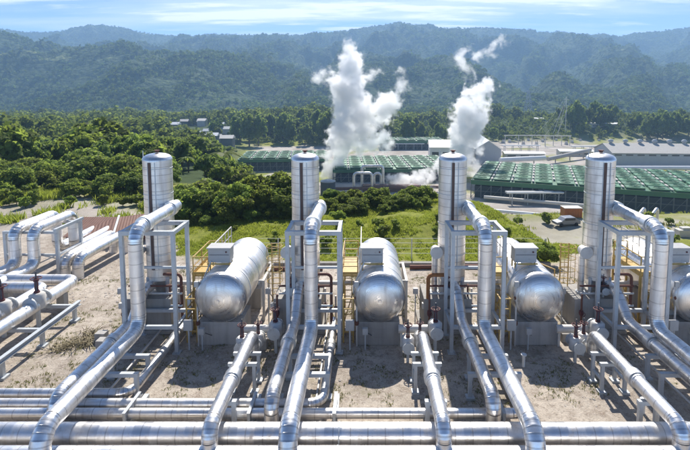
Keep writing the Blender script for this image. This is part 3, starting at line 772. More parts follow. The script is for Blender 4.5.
# ---- yellow access platforms between tower and drum
def make_platform(x, label):
    x0, x1, y0, y1, z = x + 1.95, x + 2.85, 24.0, 26.8, 2.95
    root = thing('access_platform', label, 'platform', (x + 2.4, 25.3, 0), 'yellow access platforms')
    MB().box(((x0 + x1) / 2, (y0 + y1) / 2, z), (x1 - x0, y1 - y0, 0.09)).build('deck', M['yellow'], root)
    for px_ in (x0 + .05, x1 - .05):
        for py_ in (y0 + .05, y1 - .05):
            MB().bar((px_, py_, 0), (px_, py_, z - 0.045), 0.1).build('post', M['yellow'], root)
    rl = MB()
    for zz in (0.5, 1.0):
        rl.bar((x0 + .05, y0 + .05, z + zz), (x0 + .05, y1 - .05, z + zz), 0.045); rl.bar((x0 + .05, y0 + .05, z + zz), (x1 - .05, y0 + .05, z + zz), 0.045)
        rl.bar((x0 + .05, y1 - .05, z + zz), (x1 - .05, y1 - .05, z + zz), 0.045)
    for px_, py_ in ((x0 + .05, y0 + .05), (x1 - .05, y0 + .05), (x0 + .05, y1 - .05), (x1 - .05, y1 - .05), (x0 + .05, (y0 + y1) / 2)):
        rl.bar((px_, py_, z + .045), (px_, py_, z + 1.0), 0.05)
    rl.build('guard_rail', M['yellow'], root)
    tb = MB(); tb.box((x0 + 0.025, (y0 + y1) / 2, z + .13), (0.02, y1 - y0, 0.15)); tb.box(((x0 + x1) / 2, y0 + 0.012, z + .13), (x1 - x0, 0.02, 0.15)); tb.build('toe_board', M['yellow'], root)
    ld = MB()
    lx = (x0 + x1) / 2 - .1
    for dx in (-.2, .2): ld.bar((lx + dx, y0 - .62, 0), (lx + dx, y0 - .03, z + .1), 0.05)
    for k in range(10): ld.bar((lx - .2, y0 - .62 + .059 * k + .03, .3 * k + .15), (lx + .2, y0 - .62 + .059 * k + .03, .3 * k + .15), 0.035)
    ld.build('ladder', M['yellow'], root)
    br = MB(); br.bar((x0 + .05, y0 + .05, 0.2), (x0 + .05, y1 - .05, 2.7), 0.05); br.bar((x0 + .1, y0 + .04, 0.3), (x1 - .1, y0 + .04, 2.7), 0.05); br.build('brace', M['yellow'], root)
    return root
for i in range(4):
    make_platform(SEP[i], 'yellow access platform with guard rails and ladder, between the %s tower and its drum' % WHICH[i])
for i in range(4):
    a = SEP[i]; who = WHICH[i]
    root = thing('yellow_guard_rail', 'low yellow guard rail on the ground between the %s portal frame and its drum' % who, 'guard rail', (a + 2.35, 23.2, 0), 'yellow guard rails')
    for px_, py_ in ((2.1, 22.7), (2.1, 23.6), (2.6, 22.7), (2.6, 23.6)):
        MB().bar((a + px_, py_, 0), (a + px_, py_, 2.3), .07).build('post', M['yellow'], root)
    for zz in (.6, 1.15, 1.75, 2.28):
        rl = MB()
        rl.bar((a + 2.1, 22.7, zz), (a + 2.1, 23.6, zz), .05); rl.bar((a + 2.6, 22.7, zz), (a + 2.6, 23.6, zz), .05); rl.bar((a + 2.1, 22.7, zz), (a + 2.6, 22.7, zz), .05)
        rl.build('rail', M['yellow'], root)
    pipe('link_pipe', 'pale lagged pipe linking the %s tower foot with its drum' % who, 'pipe', [(a + .3, 25.35, 2.0), (a + 3.0, 25.35, 2.0), (a + 3.0, 25.35, .9), (a + 3.0, 23.0, .9)], .12, .3, 'lagging', 'link pipes between towers and drums', n=14, elbow='lagging')
    root = thing('level_gauge', 'slim vertical level gauge pipe standing left of the %s drum head' % who, 'gauge', (a + 2.75, 22.35, 0), 'level gauges')
    MB().tube([(a + 2.78, 22.35, 0), (a + 2.78, 22.35, 3.1)], .045, 10).build('column', M['lagging'], root)
    for zz in (1.2, 2.5): MB().lathe([(.09, -.1), (.11, 0), (.09, .1)], (a + 2.78, 22.35, zz), 'Z', 12, caps=True).build('valve', M['brown'], root)
    MB().box((a + 2.78, 22.33, 3.2), (.22, .12, .26)).build('gauge_head', M['cabinet'], root)
    for k in range(3):
        xx = a + (-1.75, -2.15, 3.1)[k] + .1 * i; yy = (23.9, 24.6, 22.0)[k]
        root = thing('instrument_stand', ('short grey instrument stand left of the %s tower foot', 'taller grey instrument stand left of the %s tower foot', 'grey instrument stand in front of the %s drum pedestal')[k] % who, 'instrument', (xx, yy, 0), 'instrument stands')
        hh = (1.3, 1.8, .9)[k]
        MB().bar((xx, yy, 0), (xx, yy, hh), .06).build('post', M['steel'], root); MB().box((xx, yy - .06, hh + .1), (.26, .18, .3)).build('dial_box', M['cabinet'] if k else M['cream'], root)
        MB().tube([(xx + .05, yy, hh), (xx + .3, yy + .4, hh * .6), (xx + .4, yy + .8, .3)], .02, 6).build('conduit', M['dsteel'], root)
# caged ladders left of two towers
for i in (1, 3):
    x, y = SEP[i] - 1.75 + (.25 if i == 3 else 0), 25.3
    root = thing('caged_ladder', 'yellow caged ladder rising on the left side of the %s tower' % WHICH[i], 'ladder', (x, y, 0), 'yellow caged ladders')
    for dx in (-.22, .22): MB().bar((x + dx, y, 0), (x + dx, y, 4.3), 0.05).build('stile', M['yellow'], root)
    for k in range(14): MB().bar((x - .22, y, .3 * k + .2), (x + .22, y, .3 * k + .2), 0.035).build('rung', M['yellow'], root)
    cg = MB()
    for zz in (2.3, 2.95, 3.6, 4.25): cg.torus((x, y - .36, zz), .42, .018, (0, 0, 1), 18, 6)
    for a in np.linspace(PI * 1.02, PI * 1.98, 5): cg.bar((x + .42 * math.cos(a), y - .36 + .42 * math.sin(a), 2.3), (x + .42 * math.cos(a), y - .36 + .42 * math.sin(a), 4.25), 0.02)
    cg.build('cage', M['yellow'], root)

# ---- rust coloured bent pipes at the tower feet
for i in range(4):
    a = SEP[i]
    if i == 2: pts = [(a - 0.4, 23.75, 3.1), (a - 1.38, 23.75, 3.1), (a - 1.38, 23.75, 0.3)]
    else: pts = [(a + 0.5, 23.85, 3.1), (a + 1.42, 23.85, 3.1), (a + 1.42, 23.85, 0.4)]
    pipe('bent_pipe', ['dark brown bent pipe at the foot of the leftmost tower', 'dark brown bent pipe at the foot of the second tower from the left',
                       'orange rusty bent pipe left of the third tower', 'dark brown bent pipe at the foot of the rightmost tower'][i], 'pipe', pts, 0.10 if i == 2 else 0.075, 0.25,
         'rust' if i == 2 else 'brown', 'rusty bent pipes', n=14, elbow='rust' if i == 2 else 'brown')

# ---- valves
def make_valve(x, y, z, label, sc=1.0, lag='lagging', wheel_n=(0, 0, 1)):
    root = thing('gate_valve', label, 'valve', (x, y, 0), 'red handwheel valves')
    b = MB(); b.lathe([(.27 * sc, -.32 * sc), (.29 * sc, -.28 * sc), (.29 * sc, .22 * sc), (.20 * sc, .30 * sc)], (x, y, z), 'Z', 24, caps=True); bdy = b.build('body', M[lag], root)
    f = MB(); f.lathe([(.20 * sc, -.42 * sc), (.20 * sc, .42 * sc)], (x, y, z - .05), 'Y', 20, caps=True); f.build('neck', M[lag], root)
    for s_ in (-1, 1):
        f = MB(); f.lathe([(.28 * sc, s_ * .40 * sc), (.28 * sc, s_ * .46 * sc)], (x, y, z - .05), 'Y', 20, caps=True); f.build('flange', M['steel'], bdy)
    k = MB()
    for dx in (-.09, .09): k.bar((x + dx * .7 * sc, y, z + .30 * sc), (x + dx * .5 * sc, y, z + .80 * sc), 0.04 * sc)
    k.lathe([(.11 * sc, .30 * sc), (.11 * sc, .36 * sc)], (x, y, z), 'Z', 16, caps=True); k.lathe([(.10 * sc, .76 * sc), (.08 * sc, .84 * sc)], (x, y, z), 'Z', 16, caps=True)
    k.build('yoke', M['red'], root)
    st = MB(); st.tube([(x, y, z + .36 * sc), (x, y, z + 1.15 * sc)], 0.03 * sc, 10); sto = st.build('stem', M['dsteel'], root)
    zc = z + .88 * sc; w = MB(); w.torus((x, y, zc), .19 * sc, .022 * sc, (0, 0, 1), 24, 8)
    for a in (0, PI / 2, PI, 1.5 * PI): w.bar((x, y, zc), (x + .19 * sc * math.cos(a), y + .19 * sc * math.sin(a), zc), .024 * sc)
    w.build('handwheel', M['red'], sto)
    ft = MB(); ft.bar((x, y, 0), (x, y, z - .33 * sc), 0.12 * sc); ft.build('foot', M['steel'], root)
    return root
for i, x in enumerate((-5.12, 2.6, 10.42)):
    who = ('leftmost', 'second-from-left', 'third-from-left')[i]
    make_valve(x - .60, 20.95, 0.95, 'pale lagged valve with red handwheel next to the %s drum pedestal, left one of three' % who)
    make_valve(x + .02, 21.5, 0.85, 'pale lagged valve with red handwheel, in line with the pipe from the %s drum' % who, .9)
    make_valve(x + .80, 21.75, 1.25, 'pale lagged valve with red handwheel, right one of three near the %s drum' % who, 1.1)
    # manifold joining the three valves
    root = thing('valve_manifold', 'short lagged manifold pipe joining the three valves right of the %s drum' % who, 'pipe', (x, 22.0, 0), 'valve manifolds')
    MB().tube([(x - .95, 22.35, .9), (x + 1.1, 22.35, .9)], .2, 18).build('pipe_run', M['lagging'], root)
    MB().tube([(x + .02, 21.1, .8), (x + .02, 20.75, .8)], .19, 18).build('branch', M['lagging'], root)
    for dx in (-.8, .85): MB().bar((x + dx, 22.35, 0), (x + dx, 22.35, .72), .12).build('foot', M['steel'], root)
for i in range(4):
    x = (-11.42, -3.45, 4.74, 12.95)[i]
    make_valve(x + 0.0 - 0.42, 23.9, 2.3, 'small red valve among the pipes under the %s tower' % WHICH[i], .7, 'dsteel')

for i in range(4):
    a = SEP[i]; who = WHICH[i]
    root = thing('drain_piping', 'knot of thin drain pipes and small valves at the foot of the %s tower' % who, 'piping', (a + 1.1, 24.1, 0), 'drain piping at the tower feet')
    for dx, yy, zt in ((.75, 24.0, 2.5), (1.05, 24.4, 2.1), (1.6, 24.6, 1.6), (-1.35, 23.4, 2.2)):
        MB().tube([(a + dx, yy, 0), (a + dx, yy, zt)], .05, 10).build('riser', M['lagging' if dx > 1 else 'brown'], root)
        vb = MB().lathe([(.10, -.12), (.12, 0), (.10, .12)], (a + dx, yy, zt * .55), 'Z', 12, caps=True).build('small_valve', M['red'], root)
        MB().torus((a + dx, yy - .2, zt * .55), .11, .018, (0, 1, 0), 14, 6).build('handwheel', M['red'], vb)
    for zz, mm in ((2.5, 'brown'), (2.1, 'lagging'), (1.45, 'steel')):
        MB().tube([(a - 1.3, 23.62 + .06 * zz, zz), (a + 1.5, 23.62 + .06 * zz, zz)], .055, 10).build('cross_pipe', M[mm], root)
    root = thing('junction_box', 'small grey electrical box on a post beside the %s portal frame' % who, 'electrical box', (a + 2.5, 22.0, 0), 'electrical boxes')
    MB().bar((a + 2.45, 22.0, 0), (a + 2.45, 22.0, 1.1), .07).build('post', M['steel'], root)
    MB().box((a + 2.45, 21.95, 1.3), (.42, .2, .5)).build('case', M['cabinet'], root, .01)
    for k, (dx, yy) in enumerate(((-1.9, 22.2), (-2.35, 22.9))):
        mb = MB(); mb.box((a + dx, yy, .22), (.5, .45, .46)); tag(mb.build('concrete_footing', M['pale_conc'], None, .02), ('small concrete footing left of the %s portal frame, nearer one' if k == 0 else 'small concrete footing left of the %s portal frame, farther one') % who, 'footing', 'small concrete footings')
# small bore lines on the ground
for i in range(4):
    for k, dx in enumerate((0.42, 1.12)):
        x = SEP[i] + dx + (.1 if k else 0)
        mb = MB(); mb.tube([(x, 24.2, .24), (x, 17.0 + .8 * k, .24)], .05, 10)
        tag(mb.build('small_bore_pipe', M['lagging']), 'thin %s line lying on the ground under the %s steam pipe' % (('pale', 'grey')[k], WHICH[i]), 'pipe', 'thin lines on the ground')
# white stub posts
for k, (x, y) in enumerate(((10.95, 17.45), (-3.9, 20.1), (7.3, 20.6))):
    mb = MB(); mb.tube([(x, y, 0), (x, y, .55)], .07, 14); mb.tube([(x, y, .55), (x, y, .60)], .13, 14)
    tag(mb.build('marker_post', M['white']), ('short white marker post near the lower right pipe', 'short white marker post beside the leftmost drum pipe', 'short white marker post below the third drum')[k], 'post', 'white marker posts')

# ------------------------------------------------------------------ left pipe group
for k, x in enumerate((-21.7, -22.95)):
    pipe('loop_pipe', ['white clad expansion loop pipe over the left frame, inner one', 'white clad expansion loop pipe at the left edge, outer one'][k], 'pipe',
         [(x, 20, 1.25), (x, 30.0, 1.25), (x, 30.0, 3.62), (x, 34.2, 3.62), (x, 34.2, 1.0), (x, 40, 1.0)], .355, .62, 'whitepipe', 'expansion loop pipes')
for k, (x, ytop) in enumerate(((-17.5, 27.5), (-18.6, 26.4))):
    pipe('white_branch_pipe', ['white clad pipe turning towards the viewer at left, the outer bend', 'white clad pipe turning towards the viewer at left, the inner bend'][k], 'pipe',
         [(-30, ytop, 1.3), (x, ytop, 1.3), (x, 16.0, 1.3)], .32, .52, 'whitepipe', 'white pipes bending at left')
for k, x in enumerate((-18.95, -19.85)):
    pipe('short_white_pipe', ['white clad pipe dipping into the ground behind the left frame, nearer one', 'white clad pipe dipping into the ground behind the left frame, farther one'][k], 'pipe',
         [(x - .5, 30.9, -.3), (x - .5, 30.9, 1.35), (x, 36.2, 1.55), (x, 36.2, -.2)], .34, .6, 'whitepipe', 'white pipes dipping into the ground')
for k, (x, y) in enumerate(((-17.5, 24.2), (-18.6, 23.2))):
    root = make_valve(x, y, 1.55, ['white boxed valve with red stem on the outer bend pipe at left', 'white boxed valve with red stem at the left edge'][k], 1.35, 'cream')
# loop frame
root = thing('loop_gantry', 'grey steel frame with diagonal braces carrying the white loop pipes', 'gantry', (-22, 32, 0))
for px_, py_ in ((-20.55, 30.6), (-20.55, 33.2), (-24.0, 30.6), (-24.0, 33.2)):
    mb = MB(); mb.bar((px_, py_, -.1), (px_, py_, 3.2), .19); mb.build('post', M['steel'], root)
for py_ in (30.6, 33.2): MB().bar((-24.1, py_, 3.29), (-20.45, py_, 3.29), .18, .17).build('top_beam', M['steel'], root)
MB().bar((-20.55, 30.4, 3.47), (-20.55, 33.5, 3.47), .18, .18).build('side_beam', M['steel'], root)
MB().bar((-20.55, 30.7, 1.75), (-20.55, 33.1, 1.75), .13).build('mid_rail', M['steel'], root)
MB().bar((-24, 30.6, 1.75), (-20.65, 30.6, 1.75), .13).build('mid_rail', M['steel'], root)
mb = MB(); mb.bar((-21.6, 30.62, 1.7), (-20.6, 33.1, 0.2), .08); mb.build('brace', M['steel'], root)
mb = MB(); mb.bar((-23.9, 30.6, 0.2), (-20.7, 30.6, 1.7), .08); mb.build('brace', M['steel'], root)
# trestle beside the white pipes
root = thing('pipe_trestle', 'low grey steel trestle beside the white pipes at lower left', 'trestle', (-17.5, 21, 0))
for xx in (-16.0, -19.6):
    MB().ibeam((xx, 12, .86), (xx, 25.4, .86), .2, .24, .03).build('long_beam', M['steel'], root)
    for yy in (24.9, 22.3, 19.7, 17.1, 14.5):
        mb = MB(); mb.bar((xx, yy, 0), (xx, yy, .74), .17); mb.box((xx, yy, .06), (.4, .4, .12)); mb.build('post', M['steel'], root)
for yy in (24.9, 22.3, 19.7, 17.1, 14.5):
    MB().bar((-19.47, yy, .86), (-16.13, yy, .86), .15, .18).build('cross_beam', M['steel'], root)
for k, (x, y) in enumerate(((-17.5, 26.2), (-18.6, 25.2), (-21.7, 27.5), (-22.95, 27.5))):
    mb = MB(); mb.box((x, y, .5), (.45, .4, 1.02)); tag(mb.build('concrete_pier', M['conc'], None, .02), 'small concrete pier under the %s at left' % ('outer bend of the white pipes', 'inner bend of the white pipes', 'inner expansion loop pipe', 'outer expansion loop pipe')[k], 'pier', 'piers under the white pipes')

# rust-red roofed shed
root = thing('red_roof_shed', 'low shed with rust red corrugated roof and white hip flashing', 'shed', (-21, 40, 0))
def quad_mb(vs, t=.06):
    mb = MB(); a = [Vector(v) for v in vs]; n_ = (a[1] - a[0]).cross(a[3] - a[0]).normalized() * t
    b = [p - n_ for p in a]
    L = (a[1] - a[0]).length; W = (a[3] - a[0]).length
    mb.add(a + b, [(0, 1, 2, 3), (7, 6, 5, 4), (0, 4, 5, 1), (1, 5, 6, 2), (2, 6, 7, 3), (3, 7, 4, 0)],
           [[(0, 0), (L, 0), (L, W), (0, W)]] * 2 + [[(0, 0), (.1, 0), (.1, .1), (0, .1)]] * 4); return mb
quad_mb([(-24.5, 37.2, .9), (-20.4, 37.2, .9), (-21.5, 40.2, 1.75), (-24.5, 40.2, 1.75)]).build('roof', M['rustroof'], root)
quad_mb([(-20.35, 37.2, .9), (-17.0, 39.6, .9), (-18.8, 42.2, 1.7), (-21.4, 40.2, 1.75)]).build('roof', M['rustroof'], root)
MB().bar((-20.4, 37.1, .98), (-21.5, 40.3, 1.86), .16, .06).build('flashing', M['white'], root)
MB().bar((-24.4, 37.5, .55), (-20.4, 37.5, .55), .1, .6).build('wall', M['brown'], root)
MB().bar((-20.3, 37.5, .55), (-17.3, 39.7, .55), .1, .6).build('wall', M['brown'], root)
for p_ in ((-24.4, 40.1), (-21.6, 40.0), (-18.9, 41.8)): MB().bar((*p_, -.3), (*p_, 1.6), .12).build('post', M['steel'], root)

# kerb and fence along the far edge of the dirt yard
mb = MB(); mb.bar((-9, 33.3, .1), (13.5, 33.3, .1), .35, .3); tag(mb.build('drain_kerb', M['conc'], None, .02), 'low concrete drain kerb along the far edge of the dirt yard', 'kerb')
root = thing('wire_fence', 'thin wire fence on slim posts behind the drums', 'fence', (2, 34.2, 0))
for x in np.arange(-9, 13.6, 2.5):
    MB().bar((x, 34.3, hz(x, 34.3) - .1), (x, 34.3, hz(x, 34.3) + 1.7), .07).build('post', M['steel'], root)
wr = MB()
for zz in (.5, .9, 1.3, 1.65): wr.bar((-9, 34.3, zz + .05), (13.5, 34.3, zz + .05), .015)
wr.build('wire', M['steel'], root)
# dark fallen pipes by the kerb
for k, (x0, x1, y, z) in enumerate(((3.2, 9.6, 32.6, .14), (-8, -3, 32.2, .14))):
    mb = MB(); mb.tube([(x0, y, z), (x1, y + .15, z)], .15, 14); tag(mb.build('loose_pipe', M['brown']), ('dark pipe lying on the ground right of the second drum', 'dark pipe lying on the ground behind the leftmost drum')[k], 'pipe', 'loose pipes')

# handrail flight, right of third drum
root = thing('yellow_handrail', 'yellow handrail running down the grass bank behind the third drum', 'handrail', (11, 34, 0))
hr = MB()
pp = [Vector((9.4, 35.8, hz(9.4, 35.8))), Vector((11.0, 32.6, 0.0)), Vector((12.4, 29.8, 0.0))]
for a, b in zip(pp[:-1], pp[1:]):
    for zz in (.55, 1.05): hr.bar(a + Vector((0, 0, zz)), b + Vector((0, 0, zz)), .06)
hr.build('rail', M['yellow'], root)
for a in pp + [(pp[0] + pp[1]) / 2, (pp[1] + pp[2]) / 2]:
    MB().bar(a - Vector((0, 0, .1)), a + Vector((0, 0, 1.08)), .06).build('post', M['yellow'], root)

# ------------------------------------------------------------------ helper for far things: point on a level seen at photo coordinates
def spot(px_, py_, z):
    th = R(5.2); u = (px_ - 365) / 470.0; v = (134.8 - py_) / 470.0
    b = math.cos(th) + v * math.sin(th); c = v * math.cos(th) - math.sin(th)
    t_ = (z - CAM_H) / c
    return u * t_, b * t_

# ------------------------------------------------------------------ the power plant in the valley
def cooling_tower(ox, oy, ang, nl, nd_, cell, depth, h, label, zb=PLANT_Z, lt=0):
    """a long bank of fan cells on a dark louvred base; origin = front left corner"""
    root = thing('cooling_tower', label, 'cooling tower', (ox, oy, zb), 'green cooling towers')
    c, s = math.cos(ang), math.sin(ang)
    def W(a, b, z): return (ox + a * c - b * s, oy + a * s + b * c, zb + z)
    L, D = nl * cell, nd_ * depth
    mb = MB(); mb.box(W(L / 2, D / 2, h * .32), (L - 2.5, D - 2.5, h * .64), ang); mb.build('louvre_base', M['louver'], root)
    mb = MB(); mb.box(W(L / 2, -.0, h * .86), (L, .4, h * .24), ang); mb.box(W(L / 2, D, h * .86), (L, .4, h * .24), ang)
    mb.box(W(0, D / 2, h * .86), (.4, D - .5, h * .24), ang); mb.box(W(L, D / 2, h * .86), (.4, D - .5, h * .24), ang); mb.build('fascia', M['green'], root)
    mb = MB(); mb.box(W(L / 2, D / 2, h * .93), (L - .6, D - .6, .5), ang); mb.build('deck', M['green'], root)
    ps = MB()
    for k in range(nl * 2 + 1):
        ps.bar(W(k * cell / 2, -.3, 0), W(k * cell / 2, -.3, h * .74), .35)
        if k < nl * 2:
            ps.bar(W(k * cell / 2, -.3, .3), W((k + 1) * cell / 2, -.3, h * .7), .18)
    ps.bar(W(0, -.35, h * .4), W(L, -.35, h * .4), .22)
    ps.build('front_columns', M['dgrey'], root)  # columns coloured dark to put the front's shadow into their paint
    for i in range(nl):
        for j in range(nd_):
            f = MB(); cc = W((i + .5) * cell, (j + .5) * depth, h + .35)
            f.box(cc, (cell * .78, depth * .80, .55), ang)
            f.lathe([(depth * .27, .25), (depth * .26, .5), (depth * .24, .5), (depth * .23, .28)], cc, 'Z', 14)
            for q in range(4): f.bar((cc[0], cc[1], cc[2] + .40), (cc[0] + math.cos(q * PI / 2 + i) * depth * .26, cc[1] + math.sin(q * PI / 2 + i) * depth * .24, cc[2] + .40), .3, .06)
            f.build('fan_cell', M['green2'] if (i + j + lt) % 3 == 0 else M['green'], root)
    for i in range(nl + 1):
        for j in range(nd_):
            if (i * 7 + j * 3 + i * j) % 4 == 0: continue
            wk = MB(); wk.box(W(min(max(i * cell, .8), L - .8), (j + .5) * depth, h + .45), (.8, depth * .55, .25), ang); wk.build('walkway', M['pale_conc'], root)
    return root
a_ = math.atan2(-25, 67.5)
cooling_tower(44, 192, a_, 13, 7, 8, 7.5, 7.6, 'long green cooling tower on the right, with dark louvred front and rows of white walkways')
x, y = spot(332, 186, PLANT_Z)
cooling_tower(x, y + 8, R(3), 8, 6, 7.5, 7.5, 6.5, 'green cooling tower in the centre, between the two rising steam plumes', lt=1)
x, y = spot(238, 172, PLANT_Z)
cooling_tower(x, y, R(6), 7, 4, 7, 8, 7, 'green cooling tower at the edge of the wood, left of the second separator tower', lt=2)
x, y = spot(380, 150, PLANT_Z)
cooling_tower(x, y, R(2), 7, 3, 7, 8, 7, 'farthest green cooling tower, left of the white gabled building', lt=1)

def shed_building(name, label, cat, x0, y0, L, D, hw, hr, ang, wallm, roofm, group=None, vents=0, wins=0, ridge='L', door=True, band=False):
    """gabled industrial hall; ridge along its length; origin = front left corner"""
    z0 = hz(x0, y0) - .3
    root = thing(name, label, cat, (x0, y0, z0), group)
    c, s = math.cos(ang), math.sin(ang)
    def W(a, b, z): return Vector((x0 + a * c - b * s, y0 + a * s + b * c, z0 + z))
    vs = [W(0, 0, 0), W(L, 0, 0), W(L, D, 0), W(0, D, 0), W(0, 0, hw), W(L, 0, hw), W(L, D, hw), W(0, D, hw)]
    mb = MB()
    if ridge == 'L':
        vs += [W(0, D / 2, hw + hr), W(L, D / 2, hw + hr)]
        mb.add(vs, [(0, 1, 5, 4), (1, 2, 6, 9, 5), (2, 3, 7, 6), (3, 0, 4, 8, 7)])
        r1 = [W(-.6, -.8, hw - .1), W(L + .6, -.8, hw - .1), W(L + .6, D / 2, hw + hr + .15), W(-.6, D / 2, hw + hr + .15)]
        r2 = [W(L + .6, D + .8, hw - .1), W(-.6, D + .8, hw - .1), W(-.6, D / 2, hw + hr + .15), W(L + .6, D / 2, hw + hr + .15)]
    else:
        vs += [W(L / 2, 0, hw + hr), W(L / 2, D, hw + hr)]
        mb.add(vs, [(0, 1, 5, 8, 4), (1, 2, 6, 5), (2, 3, 7, 9, 6), (3, 0, 4, 7)])
        r1 = [W(-.8, -.6, hw - .1), W(L / 2, -.6, hw + hr + .15), W(L / 2, D + .6, hw + hr + .15), W(-.8, D + .6, hw - .1)]
        r2 = [W(L / 2, -.6, hw + hr + .15), W(L + .8, -.6, hw - .1), W(L + .8, D + .6, hw - .1), W(L / 2, D + .6, hw + hr + .15)]
    mb.build('wall', wallm, root)
    rf = MB()
    for r_ in (r1, r2):
        n_ = (r_[1] - r_[0]).cross(r_[3] - r_[0]).normalized()
        if n_.z < 0: n_ = -n_
        b = [p + n_ * .25 for p in r_]
        rf.add(r_ + b, [(0, 1, 2, 3), (4, 5, 6, 7), (0, 1, 5, 4), (1, 2, 6, 5), (2, 3, 7, 6), (3, 0, 4, 7)])
    roof = rf.build('roof', roofm, root)
    for k in range(vents):
        v = MB(); p = W((k + .5) * L / vents, D / 2, hw + hr + .2); v.lathe([(.9, 0), (.9, .9), (1.5, 1.1), (1.5, 2.0), (.8, 2.6)], p, 'Z', 14, caps=True); v.build('roof_vent', M['grey'], root)
    for k in range(wins):
        w = MB(); p = W((k + .5) * L / wins, -.06, hw * (.86 if band else .55)); w.box(p, (L / wins * .62, .1, hw * (.1 if band else .3)), ang); w.build('window', M['glass'], root)
    if door:
        w = MB(); w.box(W(L * .3, -.06, hw * .22), (min(4, L * .3), .12, hw * .44), ang); w.build('door', M['grey'], root)
    return root
x, y = spot(430, 162, PLANT_Z)
shed_building('power_house', 'white gabled power house partly hidden behind the right steam plume', 'building', x, y, 26, 18, 9.5, 3.6, R(-4), M['white'], M['white'], wins=4)
x, y = spot(476, 163, PLANT_Z)
shed_building('turbine_hall', 'grey gable ended turbine hall right of the steam plume', 'building', x, y, 15, 40, 9, 5.0, R(-6), M['grey'], M['white'], ridge='D', wins=0)
x, y = spot(612, 166, PLANT_Z)
shed_building('long_hall', 'long pale industrial hall with a row of round vents along its roof, right edge', 'building', x, y, 78, 26, 8, 4.2, R(-4), M['grey'], M['pale_conc'], vents=9, wins=12, band=True)
low = [((505, 158), 26, 7, 3.2, 'pale low shed with flat light roof behind the right cooling tower, left one'), ((560, 156), 22, 8, 3.5, 'pale low shed behind the right cooling tower, beside the long hall'),
       ((350, 145), 26, 8, 4, 'low pale shed between the far green cooling tower and the left plume'), ((535, 133), 16, 9, 4, 'small pale house below the transmission tower'),
       ((590, 139), 28, 9, 3.5, 'low pale shed behind the long hall, left one'), ((650, 137), 30, 9, 3.5, 'low pale shed behind the long hall, right one')]
for (p, q), L, D, hh, lab in low:
    x, y = spot(p, q, PLANT_Z); shed_building('low_shed', lab, 'shed', x, y, L, D, hh, .8, R(random.uniform(-6, 6)), M['cream'], M['white'], 'low sheds of the plant', wins=3)

# long pipe lines and ducts in the plant
def line(name, label, pts, r, mat, cat='pipe', group=None, n=12):
    root = thing(name, label, cat, pts[0], group)
    for a, b in zip(pts[:-1], pts[1:]): MB().tube([a, b], r, n).build('pipe_run', mat, root)
    a, b = Vector(pts[0]), Vector(pts[-1]); k = max(2, int((b - a).length / 14))
    for i in range(k):
        p = a.lerp(b, (i + .5) / k); MB().box((p.x, p.y, PLANT_Z + (p.z - r - PLANT_Z) / 2 - .2), (.5, .5, max(.4, p.z - r - PLANT_Z + .6))).build('support', M['conc'], root)
    return root
def sp3(px_, py_, z): x, y = spot(px_, py_, z); return (x, y, z)
line('plant_pipe', 'pinkish grey pipe line in front of the right cooling tower', [sp3(484, 197, PLANT_Z + 1.6), sp3(600, 207, PLANT_Z + 1.6)], .7, M['cream'], group='pipe lines in the plant')
line('plant_pipe', 'white pipe line lying across the pale plant yard', [sp3(488, 210, PLANT_Z + 1.2), sp3(590, 219, PLANT_Z + 1.2)], .6, M['white'], group='pipe lines in the plant')
line('plant_pipe', 'thin grey pipe line nearest the grass bank in the plant yard', [sp3(500, 216, PLANT_Z + 1.0), sp3(580, 213, PLANT_Z + 1.0)], .4, M['grey'], group='pipe lines in the plant')
line('duct', 'long pale duct rising behind the right cooling tower', [sp3(500, 160, PLANT_Z + 4), sp3(545, 158, PLANT_Z + 4)], 1.5, M['white'], 'duct', 'ducts in the plant')
line('duct', 'white duct running up to the right towards the long hall', [sp3(548, 159, PLANT_Z + 3), sp3(590, 150, PLANT_Z + 5)], 1.3, M['pale_conc'], 'duct', 'ducts in the plant')
line('duct', 'long pale duct along the foot of the long hall', [sp3(560, 168, PLANT_Z + 2.5), sp3(700, 168, PLANT_Z + 2.5)], 1.2, M['white'], 'duct', 'ducts in the plant')
line('plant_pipe', 'grey pipe line at the foot of the centre cooling tower', [sp3(325, 189, PLANT_Z + 2), sp3(440, 187, PLANT_Z + 2)], .7, M['brown'], group='pipe lines in the plant')
line('plant_pipe', 'pale pipe line behind the centre cooling tower', [sp3(385, 158, PLANT_Z + 3), sp3(440, 157, PLANT_Z + 3)], .9, M['white'], group='pipe lines in the plant')
# pipe racks in the yard
for k, (p, q, L) in enumerate(((512, 205, 18), (545, 203, 16), (505, 152, 24), (575, 153, 20), (398, 150, 18))):
    x, y, z = sp3(p, q, PLANT_Z)
    root = thing('pipe_rack', ('pale pipe rack in the plant yard, left one', 'pale pipe rack in the plant yard, right one', 'pipe rack behind the right cooling tower, left one', 'pipe rack behind the right cooling tower, right one', 'pipe rack beyond the centre cooling tower')[k], 'pipe rack', (x, y, z), 'pipe racks of the plant')
    for a in np.arange(0, L + .1, 6):
        mb = MB()
        for b in (0, 3): mb.bar((x + a, y + b, z - .5), (x + a, y + b, z + 4), .3)
        mb.bar((x + a, y - .4, z + 4.15), (x + a, y + 3.4, z + 4.15), .3); mb.build('trestle', M['grey'], root)
    for b in (.3, 1.3, 2.4): MB().tube([(x - 2, y + b, z + 4.7), (x + L + 2, y + b, z + 4.7)], .38, 10).build('pipe_run', M['white'] if b != 1.3 else M['cream'], root)
